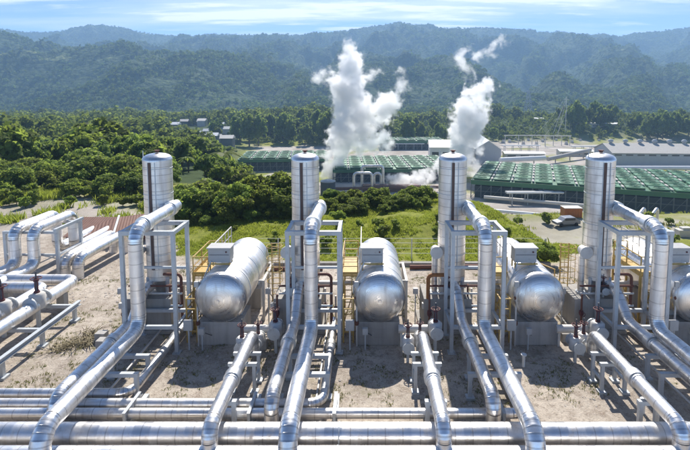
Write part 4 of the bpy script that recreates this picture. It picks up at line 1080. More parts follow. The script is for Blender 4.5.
# dark tank and pipe arches in the centre
x, y, z = sp3(328, 197, PLANT_Z)
root = thing('storage_tank', 'dark cylindrical tank in the valley between the second tower and the left plume', 'tank', (x, y, z))
MB().lathe([(3.1, -.5), (3.1, 6.6)], (x, y, z), 'Z', 28, caps=True).build('shell', M['louver'], root)
MB().lathe([(3.2, 6.6), (3.2, 6.85), (.3, 7.6)], (x, y, z), 'Z', 28, caps=True).build('lid', M['grey'], root)
for k, (p0, p1, yb, top, lab) in enumerate(((354, 372, 192, 8.4, 'tall pale pipe arch in front of the centre cooling tower, left one'), (362, 383, 190, 10.8, 'tall pale pipe arch in front of the centre cooling tower, right one'), (374, 381, 190, 7.5, 'narrow pale pipe arch beside the tall arches'))):
    x0, y0, z0 = sp3(p0, yb, PLANT_Z); x1, _, _ = sp3(p1, yb, PLANT_Z)
    pipe('pipe_arch', lab, 'pipe', [(x0, y0, z0 - .4), (x0, y0, z0 + top), (x1, y0, z0 + top), (x1, y0, z0 - .4)], .62, 1.5, 'whitepipe', 'pipe arches in the valley', base_z=z0, n=14)
mb = MB(); x, y, z = sp3(392, 191, PLANT_Z); mb.box((x, y, z + 1.2), (26, 4, 3.2)); tag(mb.build('retaining_wall', M['brown'], None, .3), 'brown retaining wall behind the bushes in the centre of the valley', 'wall')

# things on the lower terrace at right
def terrace(px_, py_):
    for y in np.arange(45, 120, .5):
        u = (px_ - 365) / 470.0; th = R(5.2); v = (134.8 - py_) / 470.0
        t_ = y / (math.cos(th) + v * math.sin(th)); z = CAM_H + t_ * (v * math.cos(th) - math.sin(th))
        if hz(u * t_, y) >= z: return u * t_, y, hz(u * t_, y)
    return u * t_, y, hz(u * t_, y)
def make_car(x, y, z, ang, paintm, label, pickup=False):
    root = thing('parked_car', label, 'car', (x, y, z), 'vehicles on the lower terrace')
    c, s = math.cos(ang), math.sin(ang)
    def W(a, b, h): return Vector((x + a * c - b * s, y + a * s + b * c, z + h))
    prof = [(-2.1, .35), (-2.15, .75), (-1.2, .95), (-.6, 1.5), (1.2, 1.52), (1.9, 1.0), (2.15, .9), (2.15, .35)] if not pickup else [(-2.4, .4), (-2.45, .9), (-1.3, 1.05), (-.75, 1.7), (.5, 1.7), (.6, 1.1), (2.4, 1.1), (2.4, .4)]
    mb = MB(); n_ = len(prof)
    mb.add([W(a, -.85, h) for a, h in prof] + [W(a, .85, h) for a, h in prof], [tuple(range(n_)), tuple(range(2 * n_ - 1, n_ - 1, -1))] + [(i, (i + 1) % n_, n_ + (i + 1) % n_, n_ + i) for i in range(n_)])
    mb.build('body', paintm, root, .05)
    for sd in (-1, 1):
        g_ = MB(); a0, a1 = (-.75, 1.1) if not pickup else (-.75, .4); g_.box(W((a0 + a1) / 2 + .05, sd * .855, 1.23), (a1 - a0, .03, .38), ang); g_.build('side_window', M['glass'], root)
    for a in (-1.35, 1.35):
        for sd in (-1, 1):
            w = MB(); p, q = W(a, sd * .72, .34), W(a, sd * .90, .34); w.tube([p, q], .34, 16); w.build('wheel', M['rubber'], root)
    return root
x, y, z = terrace(566, 226); make_car(x, y, z, R(8), M['carpaint'], 'grey car parked on the lower terrace left of the rightmost tower')
x, y, z = terrace(571, 217)
root = thing('orange_container', 'small orange container on the lower terrace behind the grey car', 'container', (x, y, z))
MB().box((x, y, z + .9), (3.2, 2.0, 1.7)).build('body', M['orange'], root, .03)
rb = MB()
for k in range(7): rb.box((x - 1.4 + .46 * k, y - 1.02, z + .9), (.12, .06, 1.5))
rb.build('side_ribs', M['orange'], root)
MB().box((x, y, z + 1.79), (3.3, 2.1, .08)).build('roof', M['cream'], root)
for k, p in enumerate((641, 654)):
    x, y, z = terrace(p, 222)
    pipe('terrace_pipe_loop', ('small white pipe loop at the far edge of the right terrace, left one', 'small white pipe loop at the far edge of the right terrace, right one')[k], 'pipe',
         [(x - 1.1, y - 1, z - .4), (x - 1.1, y - 1, z + 1.4), (x + .9, y + .6, z + 2.4), (x + .9, y + .6, z - .4)], .24, .5, 'whitepipe', 'pipe loops on the terrace', base_z=z, n=14)
for k, (p, q) in enumerate(((684, 236),)):
    x, y, z = terrace(p, q); mb = MB(); mb.box((x, y, z + .5), (2.4, 1.4, 1.1), R(20 * k)); mb.box((x + .2, y, z + 1.2), (1.5, 1.0, .4), R(20 * k))
    tag(mb.build('supply_crate', M['cabinet'] if k % 2 else M['cream'], None, .05), ('pale crate at the foot of the grass bank', 'pale crate left of the yellow caged ladder', 'pale crate on the terrace near the right edge', 'pale crate on the terrace farthest right')[k], 'crate', 'crates on the terrace')

# transmission towers and cables, switchyard gantries
def lattice(x, y, z, h, w, label):
    root = thing('transmission_tower', label, 'pylon', (x, y, z), 'lattice transmission towers')
    t_ = .42
    def C(k, f): ww = w * (1 - .82 * f) / 2; return Vector((x + (-1, 1, 1, -1)[k] * ww, y + (-1, -1, 1, 1)[k] * ww, z + h * f))
    mb = MB()
    for k in range(4): mb.bar(C(k, 0), C(k, 1), t_)
    mb.build('legs', M['grey'], root)
    mb = MB(); fs = np.linspace(0, 1, 9)
    for a, b in zip(fs[:-1], fs[1:]):
        for k in range(4): mb.bar(C(k, a), C((k + 1) % 4, b), t_ * .6); mb.bar(C((k + 1) % 4, a), C(k, b), t_ * .6)
    mb.build('bracing', M['grey'], root)
    for f in (.68, .82, .96):
        mb = MB(); mb.bar((x - w * .62, y, z + h * f), (x + w * .62, y, z + h * f), t_ * .9); mb.bar((x - w * .62, y, z + h * f), (x, y, z + h * (f + .05)), t_ * .6); mb.bar((x + w * .62, y, z + h * f), (x, y, z + h * (f + .05)), t_ * .6); mb.build('cross_arm', M['grey'], root)
    return root
x, y = (528 - 365) / 470 * 640, 640; zz = hz(x, y); lattice(x, y, zz, 14.5 - zz + 0, 13, 'grey lattice transmission tower on the skyline of the valley, right of the plume')
x, y = (566 - 365) / 470 * 420, 420; zz = hz(x, y)
root = thing('cable_mast', 'slim pale cable mast in front of the wooded knoll', 'mast', (x, y, zz))
MB().bar((x, y, zz - 1), (x, y, 8.5), .35).build('mast', M['cream'], root); MB().bar((x - 2.5, y, 6.2), (x + 2.5, y, 6.2), .25).build('cross_arm', M['cream'], root)
MB().bar((x - 14, y - 4, hz(x - 14, y - 4)), (x - .3, y, 8.2), .22).build('stay', M['cream'], root); MB().bar((x - 9, y - 4, hz(x - 9, y - 4)), (x - .3, y, 5.2), .22).build('stay', M['cream'], root)
for k, (p, q, L, h) in enumerate(((505, 147, 32, 9), (545, 146, 20, 8))):
    x, y, z = sp3(p, q, PLANT_Z)
    root = thing('switchyard_gantry', ('long steel gantry of the switchyard, left one', 'steel gantry of the switchyard, right one')[k], 'gantry', (x, y, z), 'switchyard gantries')
    for a in np.linspace(0, L, 4): MB().bar((x + a, y, z - .5), (x + a, y, z + h), .45).build('column', M['cream'], root)
    MB().bar((x - 1, y, z + h + .3), (x + L + 1, y, z + h + .3), .7, .6).build('beam', M['cream'], root)
    for a in np.linspace(2, L - 2, 6): MB().bar((x + a, y, z + h - 1.6), (x + a, y, z + h), .22).build('insulator', M['brown'], root)
pt = Vector(((566 - 365) / 470 * 420, 420, 6.0)); x, y, z = sp3(540, 147, PLANT_Z)
for k in range(3):
    a = pt + Vector((2.4 * k - 2.4, 0, -1.5 * k)); b = Vector((x - 6 + 9 * k, y, z + 9))
    pts = [a.lerp(b, f) - Vector((0, 0, 3 * 4 * f * (1 - f))) for f in np.linspace(0, 1, 10)]
    mb = MB(); mb.tube(pts, .05, 6); tag(mb.build('power_cable', M['grey']), '%s sagging power cable between the knoll mast and the switchyard gantry' % ('uppermost', 'middle', 'lowest')[k], 'cable', 'power cables')
# switchyard equipment
for k in range(16):
    x, y, z = sp3(505 + 6.2 * k + random.uniform(-2, 2), 143 + random.uniform(-2.5, 3), PLANT_Z)
    root = thing('switch_unit', 'small pale switchgear unit on a plinth in the switchyard', 'switchgear', (x, y, z), 'switchgear units')
    MB().box((x, y, z + .6), (2.6, 2, 1.4)).build('plinth', M['pale_conc'], root); MB().box((x, y, z + 2.2), (2.0, 1.5, 1.8)).build('case', M['cream'], root)
    for dx in (-.6, .6): MB().tube([(x + dx, y, z + 3.1), (x + dx, y, z + 4.6)], .2, 8).build('insulator', M['brown'], root)

# ------------------------------------------------------------------ vegetation
def crown_mesh(name, seed, rx, rz, nclump, nleaf, leaf, mat, core=.6, zc=0.0, flat=1.0, lobe=.33):
    g = np.random.default_rng(seed); V = []; F = []
    base = 0
    # clump centres through the crown
    cc = g.normal(size=(nclump, 3)); cc /= np.linalg.norm(cc, axis=1)[:, None]
    cc[:, 2] = np.where(cc[:, 2] < -.35, -cc[:, 2], cc[:, 2])
    rad = .55 + .5 * g.random(nclump) ** .7
    cc *= rad[:, None]
    cr = lobe * (.6 + .8 * g.random(nclump))
    per = nleaf // nclump
    cen = np.repeat(cc, per, 0); rr = np.repeat(cr, per)
    d = g.normal(size=(len(cen), 3)); d /= np.linalg.norm(d, axis=1)[:, None]
    P = cen + d * (rr * (.55 + .5 * g.random(len(cen))))[:, None]
    P = P * np.array([rx, rx, rz]) + np.array([0, 0, zc])
    nrm = d * .8 + g.normal(size=d.shape) * .55 + np.array([0, 0, .35]); nrm /= np.linalg.norm(nrm, axis=1)[:, None]
    t1 = np.cross(nrm, g.normal(size=nrm.shape)); t1 /= np.linalg.norm(t1, axis=1)[:, None]
    t2 = np.cross(nrm, t1)
    L = leaf * (.6 + .8 * g.random(len(P)))
    a = t1 * L[:, None]; b = t2 * (L * .55)[:, None]
    q = np.stack([P - a, P + b - nrm * (L * .15)[:, None], P + a, P - b - nrm * (L * .15)[:, None]], 1)
    V.append(q.reshape(-1, 3)); F.append(np.arange(len(P) * 4).reshape(-1, 4)); base = len(P) * 4
    # lumpy inner mass per clump (leafy shade inside)
    bm = bmesh.new(); bmesh.ops.create_icosphere(bm, subdivisions=2, radius=1.0); bm.verts.index_update()
    iv = np.array([v.co[:] for v in bm.verts]); tri = np.array([[v.index for v in f.verts] for f in bm.faces]); bm.free()
    for k in range(nclump):
        jit = 1 + .35 * (g.random(len(iv)) - .5)
        vv = (cc[k] * .96 + iv * jit[:, None] * cr[k] * core) * np.array([rx, rx, rz]) + np.array([0, 0, zc])
        V.append(vv); F.append(np.concatenate([tri, tri[:, 2:]], 1) + base); base += len(iv)
    jit = 1 + .3 * (g.random(len(iv)) - .5)
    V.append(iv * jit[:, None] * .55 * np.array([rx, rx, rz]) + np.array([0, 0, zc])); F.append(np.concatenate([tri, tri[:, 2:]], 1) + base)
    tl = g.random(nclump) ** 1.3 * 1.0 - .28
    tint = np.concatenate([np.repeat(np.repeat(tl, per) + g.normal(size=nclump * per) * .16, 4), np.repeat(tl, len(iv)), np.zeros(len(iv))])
    V = np.concatenate(V); F = np.concatenate(F)
    # split the degenerate quads (triangles) from the quads
    quads = F[F[:, 2] != F[:, 3]]; tris = F[F[:, 2] == F[:, 3]][:, :3]
    me = bpy.data.meshes.new(name)
    nv, nq, ntr = len(V), len(quads), len(tris)
    me.vertices.add(nv); me.vertices.foreach_set('co', V.astype(np.float32).ravel())
    li = np.concatenate([quads.ravel(), tris.ravel()]).astype(np.int32)
    me.loops.add(len(li)); me.loops.foreach_set('vertex_index', li)
    me.polygons.add(nq + ntr)
    me.polygons.foreach_set('loop_start', np.concatenate([np.arange(nq) * 4, nq * 4 + np.arange(ntr) * 3]).astype(np.int32))
    me.update(calc_edges=True)
    a_ = me.attributes.new('tint', 'FLOAT', 'POINT'); a_.data.foreach_set('value', tint.astype(np.float32))
    me.materials.append(mat)
    return me

def trunk_mb(h, r, seed, spread):
    g = random.Random(seed); mb = MB()
    mb.tube([(0, 0, -.5), (g.uniform(-.1, .1), g.uniform(-.1, .1), h * .5), (g.uniform(-.2, .2), g.uniform(-.2, .2), h)], r, 8, r2=r * .5)
    for k in range(4):
        a = k * PI / 2 + g.uniform(-.5, .5); z0 = h * g.uniform(.55, .9)
        mb.tube([(0, 0, z0), (math.cos(a) * spread * .4, math.sin(a) * spread * .4, z0 + h * .2), (math.cos(a) * spread * .75, math.sin(a) * spread * .75, z0 + h * .45)], r * .45, 6, r2=r * .15)
    return mb

def proto(name, seed, H, rx, rz, nclump, nleaf, leaf, mat, tr=.16, lobe=.33):
    """tree standing at the origin, total height H"""
    root = thing(name, '', 'tree')
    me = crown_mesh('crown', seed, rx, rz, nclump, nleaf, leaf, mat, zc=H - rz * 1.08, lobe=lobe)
    o = bpy.data.objects.new('crown', me); COL.objects.link(o); o.parent = root
    trunk_mb(max(.6, H - rz * 1.2), tr, seed, rx * .8).build('trunk', M['bark'], root)
    return root
PR = {}
PR['bushA'] = [proto('leafy_bush', 100 + k, 4.2, 2.3, 1.95, 34, 6400, .20, M['leafA'], lobe=.30) for k in range(4)]
PR['belt'] = [proto('broadleaf_tree', 120 + k, 6.0, 2.9, 2.6, 36, 5600, .26, M['leafB'] if k % 2 else M['leafA']) for k in range(4)]
PR['mid'] = [proto('broadleaf_tree', 140 + k, 9.0, 4.0, 3.4, 24, 2000, .55, M['leafB'] if k % 2 else M['leafA'], .25) for k in range(5)]
PR['tall'] = [proto('tall_tree', 160 + k, 17.0, 4.6, 7.6, 30, 1500, .85, M['leafB'], .35, lobe=.28) for k in range(4)]
PR['shrub'] = [proto('small_shrub', 180 + k, 1.3, .8, .62, 10, 700, .15, M['leafC'], .05) for k in range(3)]
def palm(seed, H):
    g = random.Random(seed); root = thing('palm_tree', '', 'tree')
    lean = g.uniform(-.8, .8); pts = [(lean * f * f, .3 * f, H * f - .4 * (f == 0)) for f in np.linspace(0, 1, 6)]
    MB().tube(pts, .17, 8, r2=.10).build('trunk', M['bark'], root)
    cr = MB(); top = Vector(pts[-1])
    for k in range(17):
        a = k * 2.4 + g.uniform(-.2, .2); up = g.uniform(-.1, 1.0); L = g.uniform(2.3, 3.1); d = Vector((math.cos(a), math.sin(a), 0)); sd = Vector((-math.sin(a), math.cos(a), 0))
        prev = None
        for j in range(8):
            f = j / 7; p = top + d * L * f + Vector((0, 0, up * L * f * .8 - 1.9 * f * f)); w_ = .42 * math.sin(PI * min(1, f * .9 + .08))
            cur = (p - sd * w_ - Vector((0, 0, w_ * .5)), p, p + sd * w_ - Vector((0, 0, w_ * .5)))
            if prev and j % 1 == 0: cr.add([prev[0], prev[1], cur[1], cur[0]], [(0, 1, 2, 3)]); cr.add([prev[1], prev[2], cur[2], cur[1]], [(0, 1, 2, 3)])
            prev = cur
    cr.build('crown', M['leafC'], root)
    return root
PR['palm'] = [palm(201, 6.5), palm(202, 5.2)]
USED = {}
def plant(kind, x, y, s, label, group, cat='tree', sz=None, sink=.25):
    k = USED.get(kind, 0); USED[kind] = k + 1
    p = PR[kind][k % len(PR[kind])]
    z = hz(x, y) - sink * s
    rz = random.uniform(0, 6.28); sc = (s * random.uniform(.9, 1.15), s * random.uniform(.9, 1.15), (sz or s) * random.uniform(.92, 1.1))
    if k < len(PR[kind]):
        o = p; o.location = (x, y, z); o.rotation_euler = (0, 0, rz); o.scale = sc
    else: o = dup(p, (x, y, z), rz, sc, _k=KMAP)
    o['label'] = label; o['group'] = group; o['category'] = cat
    return o
KMAP = {}
for c_ in scene.objects:
    if c_.parent is not None: KMAP.setdefault(c_.parent.name, []).append(c_)

def place_top(kind, px_, ytop, Y, protoH, label, group, cat='tree', wide=1.0):
    """stand a plant at distance Y so that it reaches the height it has there"""
    u = (px_ - 365) / 470.0; th = R(5.2); v = (134.8 - ytop) / 470.0
    t_ = Y / (math.cos(th) + v * math.sin(th)); zt = CAM_H + t_ * (v * math.cos(th) - math.sin(th)); x = u * t_
    h = max(1.0, zt - hz(x, Y)); s = h / protoH
    return plant(kind, x, Y, s * wide, label, group, cat, sz=s)

# bushes in the middle, on the lip of the bank
for row, (q0, Y, n, w) in enumerate(((176, 47.5, 9, 1.15), (188, 45.5, 8, 1.1), (199, 44.2, 7, 1.2), (215, 43.2, 8, 1.2))):
    for k in range(n):
        p = 184 + (292 - 184) * (k + random.uniform(.1, .9)) / n if row < 3 else 205 + 80 * (k + random.uniform(.1, .9)) / n
        place_top('bushA', p, q0 + random.uniform(-4, 10) + .05 * abs(p - 250), Y + random.uniform(-1, 1), 4.2, 'rounded green bush in the thicket between the leftmost and second separator towers', 'bushes left of the second tower', 'bush', w)
for row, (q0, Y, n, w) in enumerate(((187, 49, 10, 1.25), (195, 47, 9, 1.25), (206, 45.5, 7, 1.3))):
    for k in range(n):
        p = 328 + (432 - 328) * (k + random.uniform(.1, .9)) / n
        if row == 2 and p > 400: continue
        place_top('bushA', p, q0 + random.uniform(-4, 8) + .03 * (p - 350), Y + random.uniform(-1, 1), 4.2, 'green bush in the row between the second and third separator towers', 'bushes between the second and third towers', 'bush', w)
# dark tree belt at left
for k in range(70):
    p = -14 + k * 2.55 + random.uniform(-4, 4); row = k % 3
    q = (168, 176, 162)[row] + random.uniform(-11, 8) + (4 if p < 60 else 0) + (3 if p > 130 else 0)
    place_top('belt', p, q, (64, 59, 72)[row] + random.uniform(-2, 2), 6.0, 'dark leafy tree packed in the tree belt behind the dirt bank at left', 'tree belt behind the bank', 'tree', 1.3)
# wood on the left slope
def in_frame(px_, ytop): return -10 < px_ < 700
cnt = 0
for k in range(270):
    Y = 78 + 250 * (k / 270.0) ** 1.2; p = random.uniform(-10, 235 if Y > 120 else 195)
    if p > 150 and Y < 110: continue
    x = (p - 365) / 470 * Y * 1.02
    s = min(random.uniform(.75, 1.3), (12.6 - Y * random.uniform(*((46, 66) if k % 7 else (28, 44))) / 470 - hz(x, Y)) / 9.0)
    if s < .35: continue
    plant('mid', x, Y, s, 'green leafy tree in the wood on the left slope', 'wood on the left slope')
for k in range(62):
    Y = random.uniform(72, 235); p = random.uniform(165, 245)
    x = (p - 365) / 470 * Y * 1.02; s = min(random.uniform(.8, 1.2), (12.6 - Y * random.uniform(64, 80) / 470 - hz(x, Y)) / 9.0)
    if s < .3: continue
    plant('mid', x, Y, s, 'green leafy tree in the wood on the left slope', 'wood on the left slope')
# tall trees behind the plant, centre left and right knoll
for k in range(40):
    p = random.uniform(205, 335); Y = random.uniform(370, 460); q = 116 + random.uniform(-8, 10) + (6 if p < 235 else 0)
    place_top('tall', p, q, Y, 17.0, 'tall dark tree in the stand behind the left steam plume', 'tall stand behind the left plume', 'tree', .9)
for k in range(16):
    p = random.uniform(395, 445); Y = random.uniform(380, 450); q = 120 + random.uniform(-5, 12)
    place_top('tall', p, q, Y, 17.0, 'tall dark tree between the two steam plumes', 'trees between the plumes', 'tree', .9)
for k in range(30):
    p = random.uniform(556, 616); Y = random.uniform(430, 500); q = 100 + abs(p - 588) * .30 + random.uniform(-3, 10)
    place_top('tall', p, q, Y, 17.0, 'tall dark tree on the knoll right of centre', 'knoll trees', 'tree', .95)
for k in range(26):
    p = random.uniform(628, 695); Y = random.uniform(400, 470); q = 114 - (p - 640) * .10 + random.uniform(-4, 10)
    place_top('tall', p, q, Y, 17.0, 'tall dark tree behind the long hall at the right edge', 'trees behind the long hall', 'tree', .95)
for k in range(14):
    p = random.uniform(478, 512); Y = random.uniform(400, 450); q = 128 + random.uniform(-4, 8)
    place_top('tall', p, q, Y, 17.0, 'tall dark tree right of the right steam plume', 'trees right of the right plume', 'tree', .95)
for k, (p, q, Y) in enumerate(((172, 150, 120), (188, 152, 105), (152, 158, 85), (118, 150, 120), (88, 146, 135), (60, 158, 84), (30, 150, 110), (210, 152, 130), (226, 150, 150), (14, 156, 90), (136, 142, 160), (198, 142, 190))):
    place_top('palm', p, q, Y, 6.5, 'slender palm tree rising from the wood on the left slope', 'palms in the wood', 'palm tree', 1.1)
# shrubs on the grass bank and terrace
for k in range(24):
    x = random.uniform(-15, 13); y = random.uniform(36, 47)
    plant('shrub', x, y, random.uniform(.35, .95), 'small bright shrub on the grass bank behind the drums', 'shrubs on the grass bank', 'shrub', sink=.1)
for k in range(26):
    x = random.uniform(16, 60); y = random.uniform(48, 84)
    plant('shrub', x, y, random.uniform(.8, 1.9), 'green shrub on the lower terrace at right', 'shrubs on the terrace', 'shrub', sink=.1)
for k in range(26):
    x = random.uniform(-44, -18); y = random.uniform(50, 57)
    plant('shrub', x, y, random.uniform(.8, 1.7), 'yellow green shrub on the dirt bank at left', 'shrubs on the dirt bank', 'shrub', sink=.1)
plant('bushA', 13.2, 33.6, .36, 'dark green bush at the foot of the grass bank behind the third drum', 'single bushes', 'bush')
for name_ in ('bushA', 'belt', 'mid', 'tall', 'shrub'): assert USED[name_] >= len(PR[name_])

HOUSES = []
for k in range(16):
    p = (188, 197, 205, 212, 221, 230, 240, 160, 146, 176, 128)[k % 11] + random.uniform(-5, 5); Y = random.uniform(340, 540)
    HOUSES.append(((p - 365) / 470 * Y, Y))
# far wood: one mass of crowns, each a spray of leafy clumps
def far_forest(n, seed):
    g = np.random.default_rng(seed)
    r_ = g.random((n * 5, 4)); y = 165 + 610 * r_[:, 0] ** .8; s_ = -.88 + 1.76 * r_[:, 1]; x = s_ * y
    ok = ((s_ < -.33) & (y > 170) & (y < 290) & (r_[:, 2] < .8)) | ((s_ < -.30) & (y > 290)) | ((s_ < .15) & (y > 372)) | (y > 520) | ((s_ > .1) & (y > 408))
    for (hx_, hy_) in HOUSES: ok &= ~((np.abs(x - hx_ * y / hy_) < 9) & (y > hy_ - 70) & (y < hy_ + 7))
    x, y, s_ = x[ok][:n], y[ok][:n], s_[ok][:n]; z = height(x, y)
    # beyond the floor the crowns stand on the hills
    ih = np.clip(((y - 640) / 11).astype(int), 0, HZ.shape[0] - 1); jh = np.clip(((x + 3200) / 11).astype(int), 0, HZ.shape[1] - 1)
    z = np.where(y > 640, np.maximum(z, HZ[ih, jh]), z)
    n = len(x); low_ = ((s_ > .1) & (y < 540)) | ((s_ > -.3) & (y < 420))
    r = (2.6 + 3.4 * g.random(n)) * np.where(y < 290, .62, 1) * np.where(low_, .5, 1); h = r * (1.0 + .8 * g.random(n))
    per = 84
    d = g.normal(size=(n, per, 3)); d /= np.linalg.norm(d, axis=2)[:, :, None]; d[:, :, 2] = np.where(d[:, :, 2] < -.3, -d[:, :, 2], d[:, :, 2])
    rad = .55 + .55 * g.random((n, per, 1))
    C = np.stack([x, y, z + h * .8], 1)[:, None, :] + d * rad * np.stack([r, r, h], 1)[:, None, :]
    nr = d + g.normal(size=d.shape) * .5; nr /= np.linalg.norm(nr, axis=2)[:, :, None]
    t1 = np.cross(nr, g.normal(size=nr.shape)); t1 /= np.linalg.norm(t1, axis=2)[:, :, None]; t2 = np.cross(nr, t1)
    L = (r * .25)[:, None, None] * (.6 + .8 * g.random((n, per, 1)))
    q = np.stack([C - t1 * L, C + t2 * L * .8, C + t1 * L, C - t2 * L * .8], 2).reshape(-1, 3)
    return set_tint(np_obj('far_wood', q, np.arange(len(q)).reshape(-1, 4), M['leafF'], None, False), np.repeat(g.random(n) ** 1.5 * 1.6 - .35, per * 4))
def hill_wood(n, seed):
    g = np.random.default_rng(seed)
    y = 690 + 2640 * g.random(n) ** 1.25; s_ = -.86 + 1.68 * g.random(n); x = s_ * y
    ih = np.clip((y - 640) / 11, 0, 259); jh = np.clip((x + 3200) / 11, 0, HZ.shape[1] - 2)
    i0 = ih.astype(int); j0 = jh.astype(int); z = HZ[i0, j0]
    thin = ((fbm(x / 150, y / 190, 93) > .37) | (g.random(len(x)) < .2)) & (fbm(x / 90, y / 130, 98) > .30)
    x, y, z = x[thin], y[thin], z[thin]; n = len(x)
    r = (2.7 + 2.9 * g.random(n)) * (.8 + y / 5200); h = r * (.9 + .6 * g.random(n)); per = 9
    d = g.normal(size=(n, per, 3)); d /= np.linalg.norm(d, axis=2)[:, :, None]; d[:, :, 2] = np.abs(d[:, :, 2])
    C = np.stack([x, y, z + h * .15], 1)[:, None, :] + d * (.6 + .5 * g.random((n, per, 1))) * np.stack([r, r, h], 1)[:, None, :]
    nr = d + g.normal(size=d.shape) * .45; nr /= np.linalg.norm(nr, axis=2)[:, :, None]
    t1 = np.cross(nr, g.normal(size=nr.shape)); t1 /= np.linalg.norm(t1, axis=2)[:, :, None]; t2 = np.cross(nr, t1)
    L = (r * .55)[:, None, None] * (.6 + .8 * g.random((n, per, 1)))
    q = np.stack([C - t1 * L, C + t2 * L * .8, C + t1 * L, C - t2 * L * .8], 2).reshape(-1, 3)
    return set_tint(np_obj('hillside_wood', q, np.arange(len(q)).reshape(-1, 4), M['leafH'], None, False), np.repeat(g.random(n) ** 1.5 * 1.7 - .55 + (fbm(x / 240, y / 300, 97, 4) - .42) * 1.8, per * 4))
def hz_fast(x, y):
    return float(height(np.array([x]), np.array([y]))[0])
fw = far_forest(8000, 5); hw_ = hill_wood(105000, 8); tag(hw_, 'forest of countless crowns covering the distant hills', 'forest', kind='stuff')
tag(fw, 'far wood of many crowns filling the valley floor below the hills', 'wood', kind='stuff')

# small houses among the trees
for k, (x, Y) in enumerate(HOUSES):
    z = hz(x, Y)
    root = thing('village_house', 'small pale roofed house among the trees of the left wood', 'house', (x, Y, z), 'village houses')
    w, d, h = random.uniform(7, 11), random.uniform(6, 8), random.uniform(4, 6.5)
    MB().box((x, Y, z + h / 2 - .5), (w, d, h + 1)).build('wall', M['dgrey'] if k % 2 else M['cream'], root)
    a, b, t_ = w / 2 + .5, d / 2 + .5, z + h
    mb = MB(); mb.add([(x - a, Y - b, t_), (x + a, Y - b, t_), (x + a, Y + b, t_), (x - a, Y + b, t_), (x - a, Y, t_ + 2.2), (x + a, Y, t_ + 2.2)], [(0, 1, 5, 4), (2, 3, 4, 5), (0, 4, 3), (1, 2, 5), (0, 3, 2, 1)]); mb.build('roof', M['white'] if k % 3 == 0 else M['grey'] if k % 3 == 1 else M['cream'], root)

# grass, weeds, stones, dry stalks
def blades(name, pts, hmin, hmax, w, mat, seed, per=5, lean=.35):
    g = np.random.default_rng(seed); P = np.repeat(np.asarray(pts), per, 0); n = len(P)
    P = P + np.concatenate([g.normal(size=(n, 2)) * w * 3.5, np.zeros((n, 1))], 1)
    h = hmin + (hmax - hmin) * g.random(n); a = g.random(n) * 2 * PI
    side = np.stack([np.cos(a), np.sin(a), np.zeros(n)], 1) * (w * (.6 + .8 * g.random(n)))[:, None]
    tip = np.stack([g.normal(size=n) * lean * h, g.normal(size=n) * lean * h, h], 1)
    mid = tip * .55 + np.array([0, 0, .06])
    q = np.stack([P - side, P + side, P + side * .7 + mid, P - side * .7 + mid], 1); q2 = np.stack([P - side * .7 + mid, P + side * .7 + mid, P + tip + side * .1, P + tip - side * .1], 1)
    V = np.concatenate([q.reshape(-1, 3), q2.reshape(-1, 3)]); F = np.arange(len(V)).reshape(-1, 4)
    return np_obj(name, V, F, mat)
def scatter(n, x0, x1, y0, y1, seed, cond=None):
    g = np.random.default_rng(seed); x = x0 + (x1 - x0) * g.random(n); y = y0 + (y1 - y0) * g.random(n)
    if cond is not None:
        k = cond(x, y); x, y = x[k], y[k]
    return np.stack([x, y, height(x, y) - .03], 1)
pf_ = lambda x: np.interp(x, [-60, -24, -17, -12, 14, 18, 60], [50, 50, 38, 34, 34, 36, 37])
pts = scatter(34000, -24, 18, 33, 52, 1, lambda x, y: (y > pf_(x) + (fbm(x / 2.2, y / 2.2, 21) - .48) * -5) & (y < edge_y(x) + 3) & (fbm(x / 1.8, y / 1.8, 77) > .36))
tag(blades('bank_grass', pts, .07, .24, .026, M['grass'], 2, 6), 'tall bright yellow green grass on the bank behind the drums', 'grass', kind='stuff')
pts = scatter(5000, -46, -16, 44, 60, 3, lambda x, y: fbm(x / 3, y / 3, 78) > .5)
tag(blades('left_bank_grass', pts, .3, .9, .05, M['grass'], 4, 6), 'yellow green grass tufts on the dirt bank at left', 'grass', kind='stuff')
pts = scatter(5000, 14, 70, 40, 90, 5, lambda x, y: fbm(x / 6, y / 6, 79) > .47)
tag(blades('terrace_grass', pts, .2, .6, .06, M['grass'], 6, 6), 'rough green grass on the lower terrace at right', 'grass', kind='stuff')
pts = scatter(16000, -20, 17, 17.8, 33, 7, lambda x, y: (fbm(x / 1.6, y / 1.6, 80) * .6 + fbm(x / .5, y / .5, 82) * .4 > .525))
tag(blades('yard_weeds', pts, .02, .085, .012, M['weed'], 8, 5, .9), 'low green weeds scattered over the dirt yard', 'weeds', kind='stuff')
pts = scatter(520, -15.6, -13.4, 20.8, 24.3, 9, lambda x, y: np.hypot((x + 14.6 - (y - 22.5) * .25) / .75, (y - 22.5) / 1.5) < fbm(x * 1.6, y * 1.6, 33) * 1.7)
tag(blades('dry_brush', pts, .08, .3, .022, M['dry'], 10, 4, 1.6), 'heap of dry brush and stalks lying beside the steel trestle', 'brush', kind='stuff')
pts = scatter(7000, -20, 18, 17.8, 34, 12, lambda x, y: fbm(x / 2.4, y / 2.4, 90) > .45)
g_ = np.random.default_rng(13); bm = bmesh.new(); bmesh.ops.create_icosphere(bm, subdivisions=1, radius=1.0); bm.verts.index_update()
iv = np.array([v.co[:] for v in bm.verts]); tri = np.array([[v.index for v in f.verts] for f in bm.faces]); bm.free()
V, F = [], []
for k, p in enumerate(pts):
    r = .015 + .075 * g_.random() ** 4; V.append(iv * (1 + .5 * (g_.random((len(iv), 1)) - .5)) * np.array([r, r, r * .6]) + p + np.array([0, 0, .03])); F.append(tri + k * len(iv))
tag(np_obj('gravel', np.concatenate(V), np.concatenate(F), M['stone']), 'scattered pale stones on the dirt yard', 'gravel', kind='stuff')

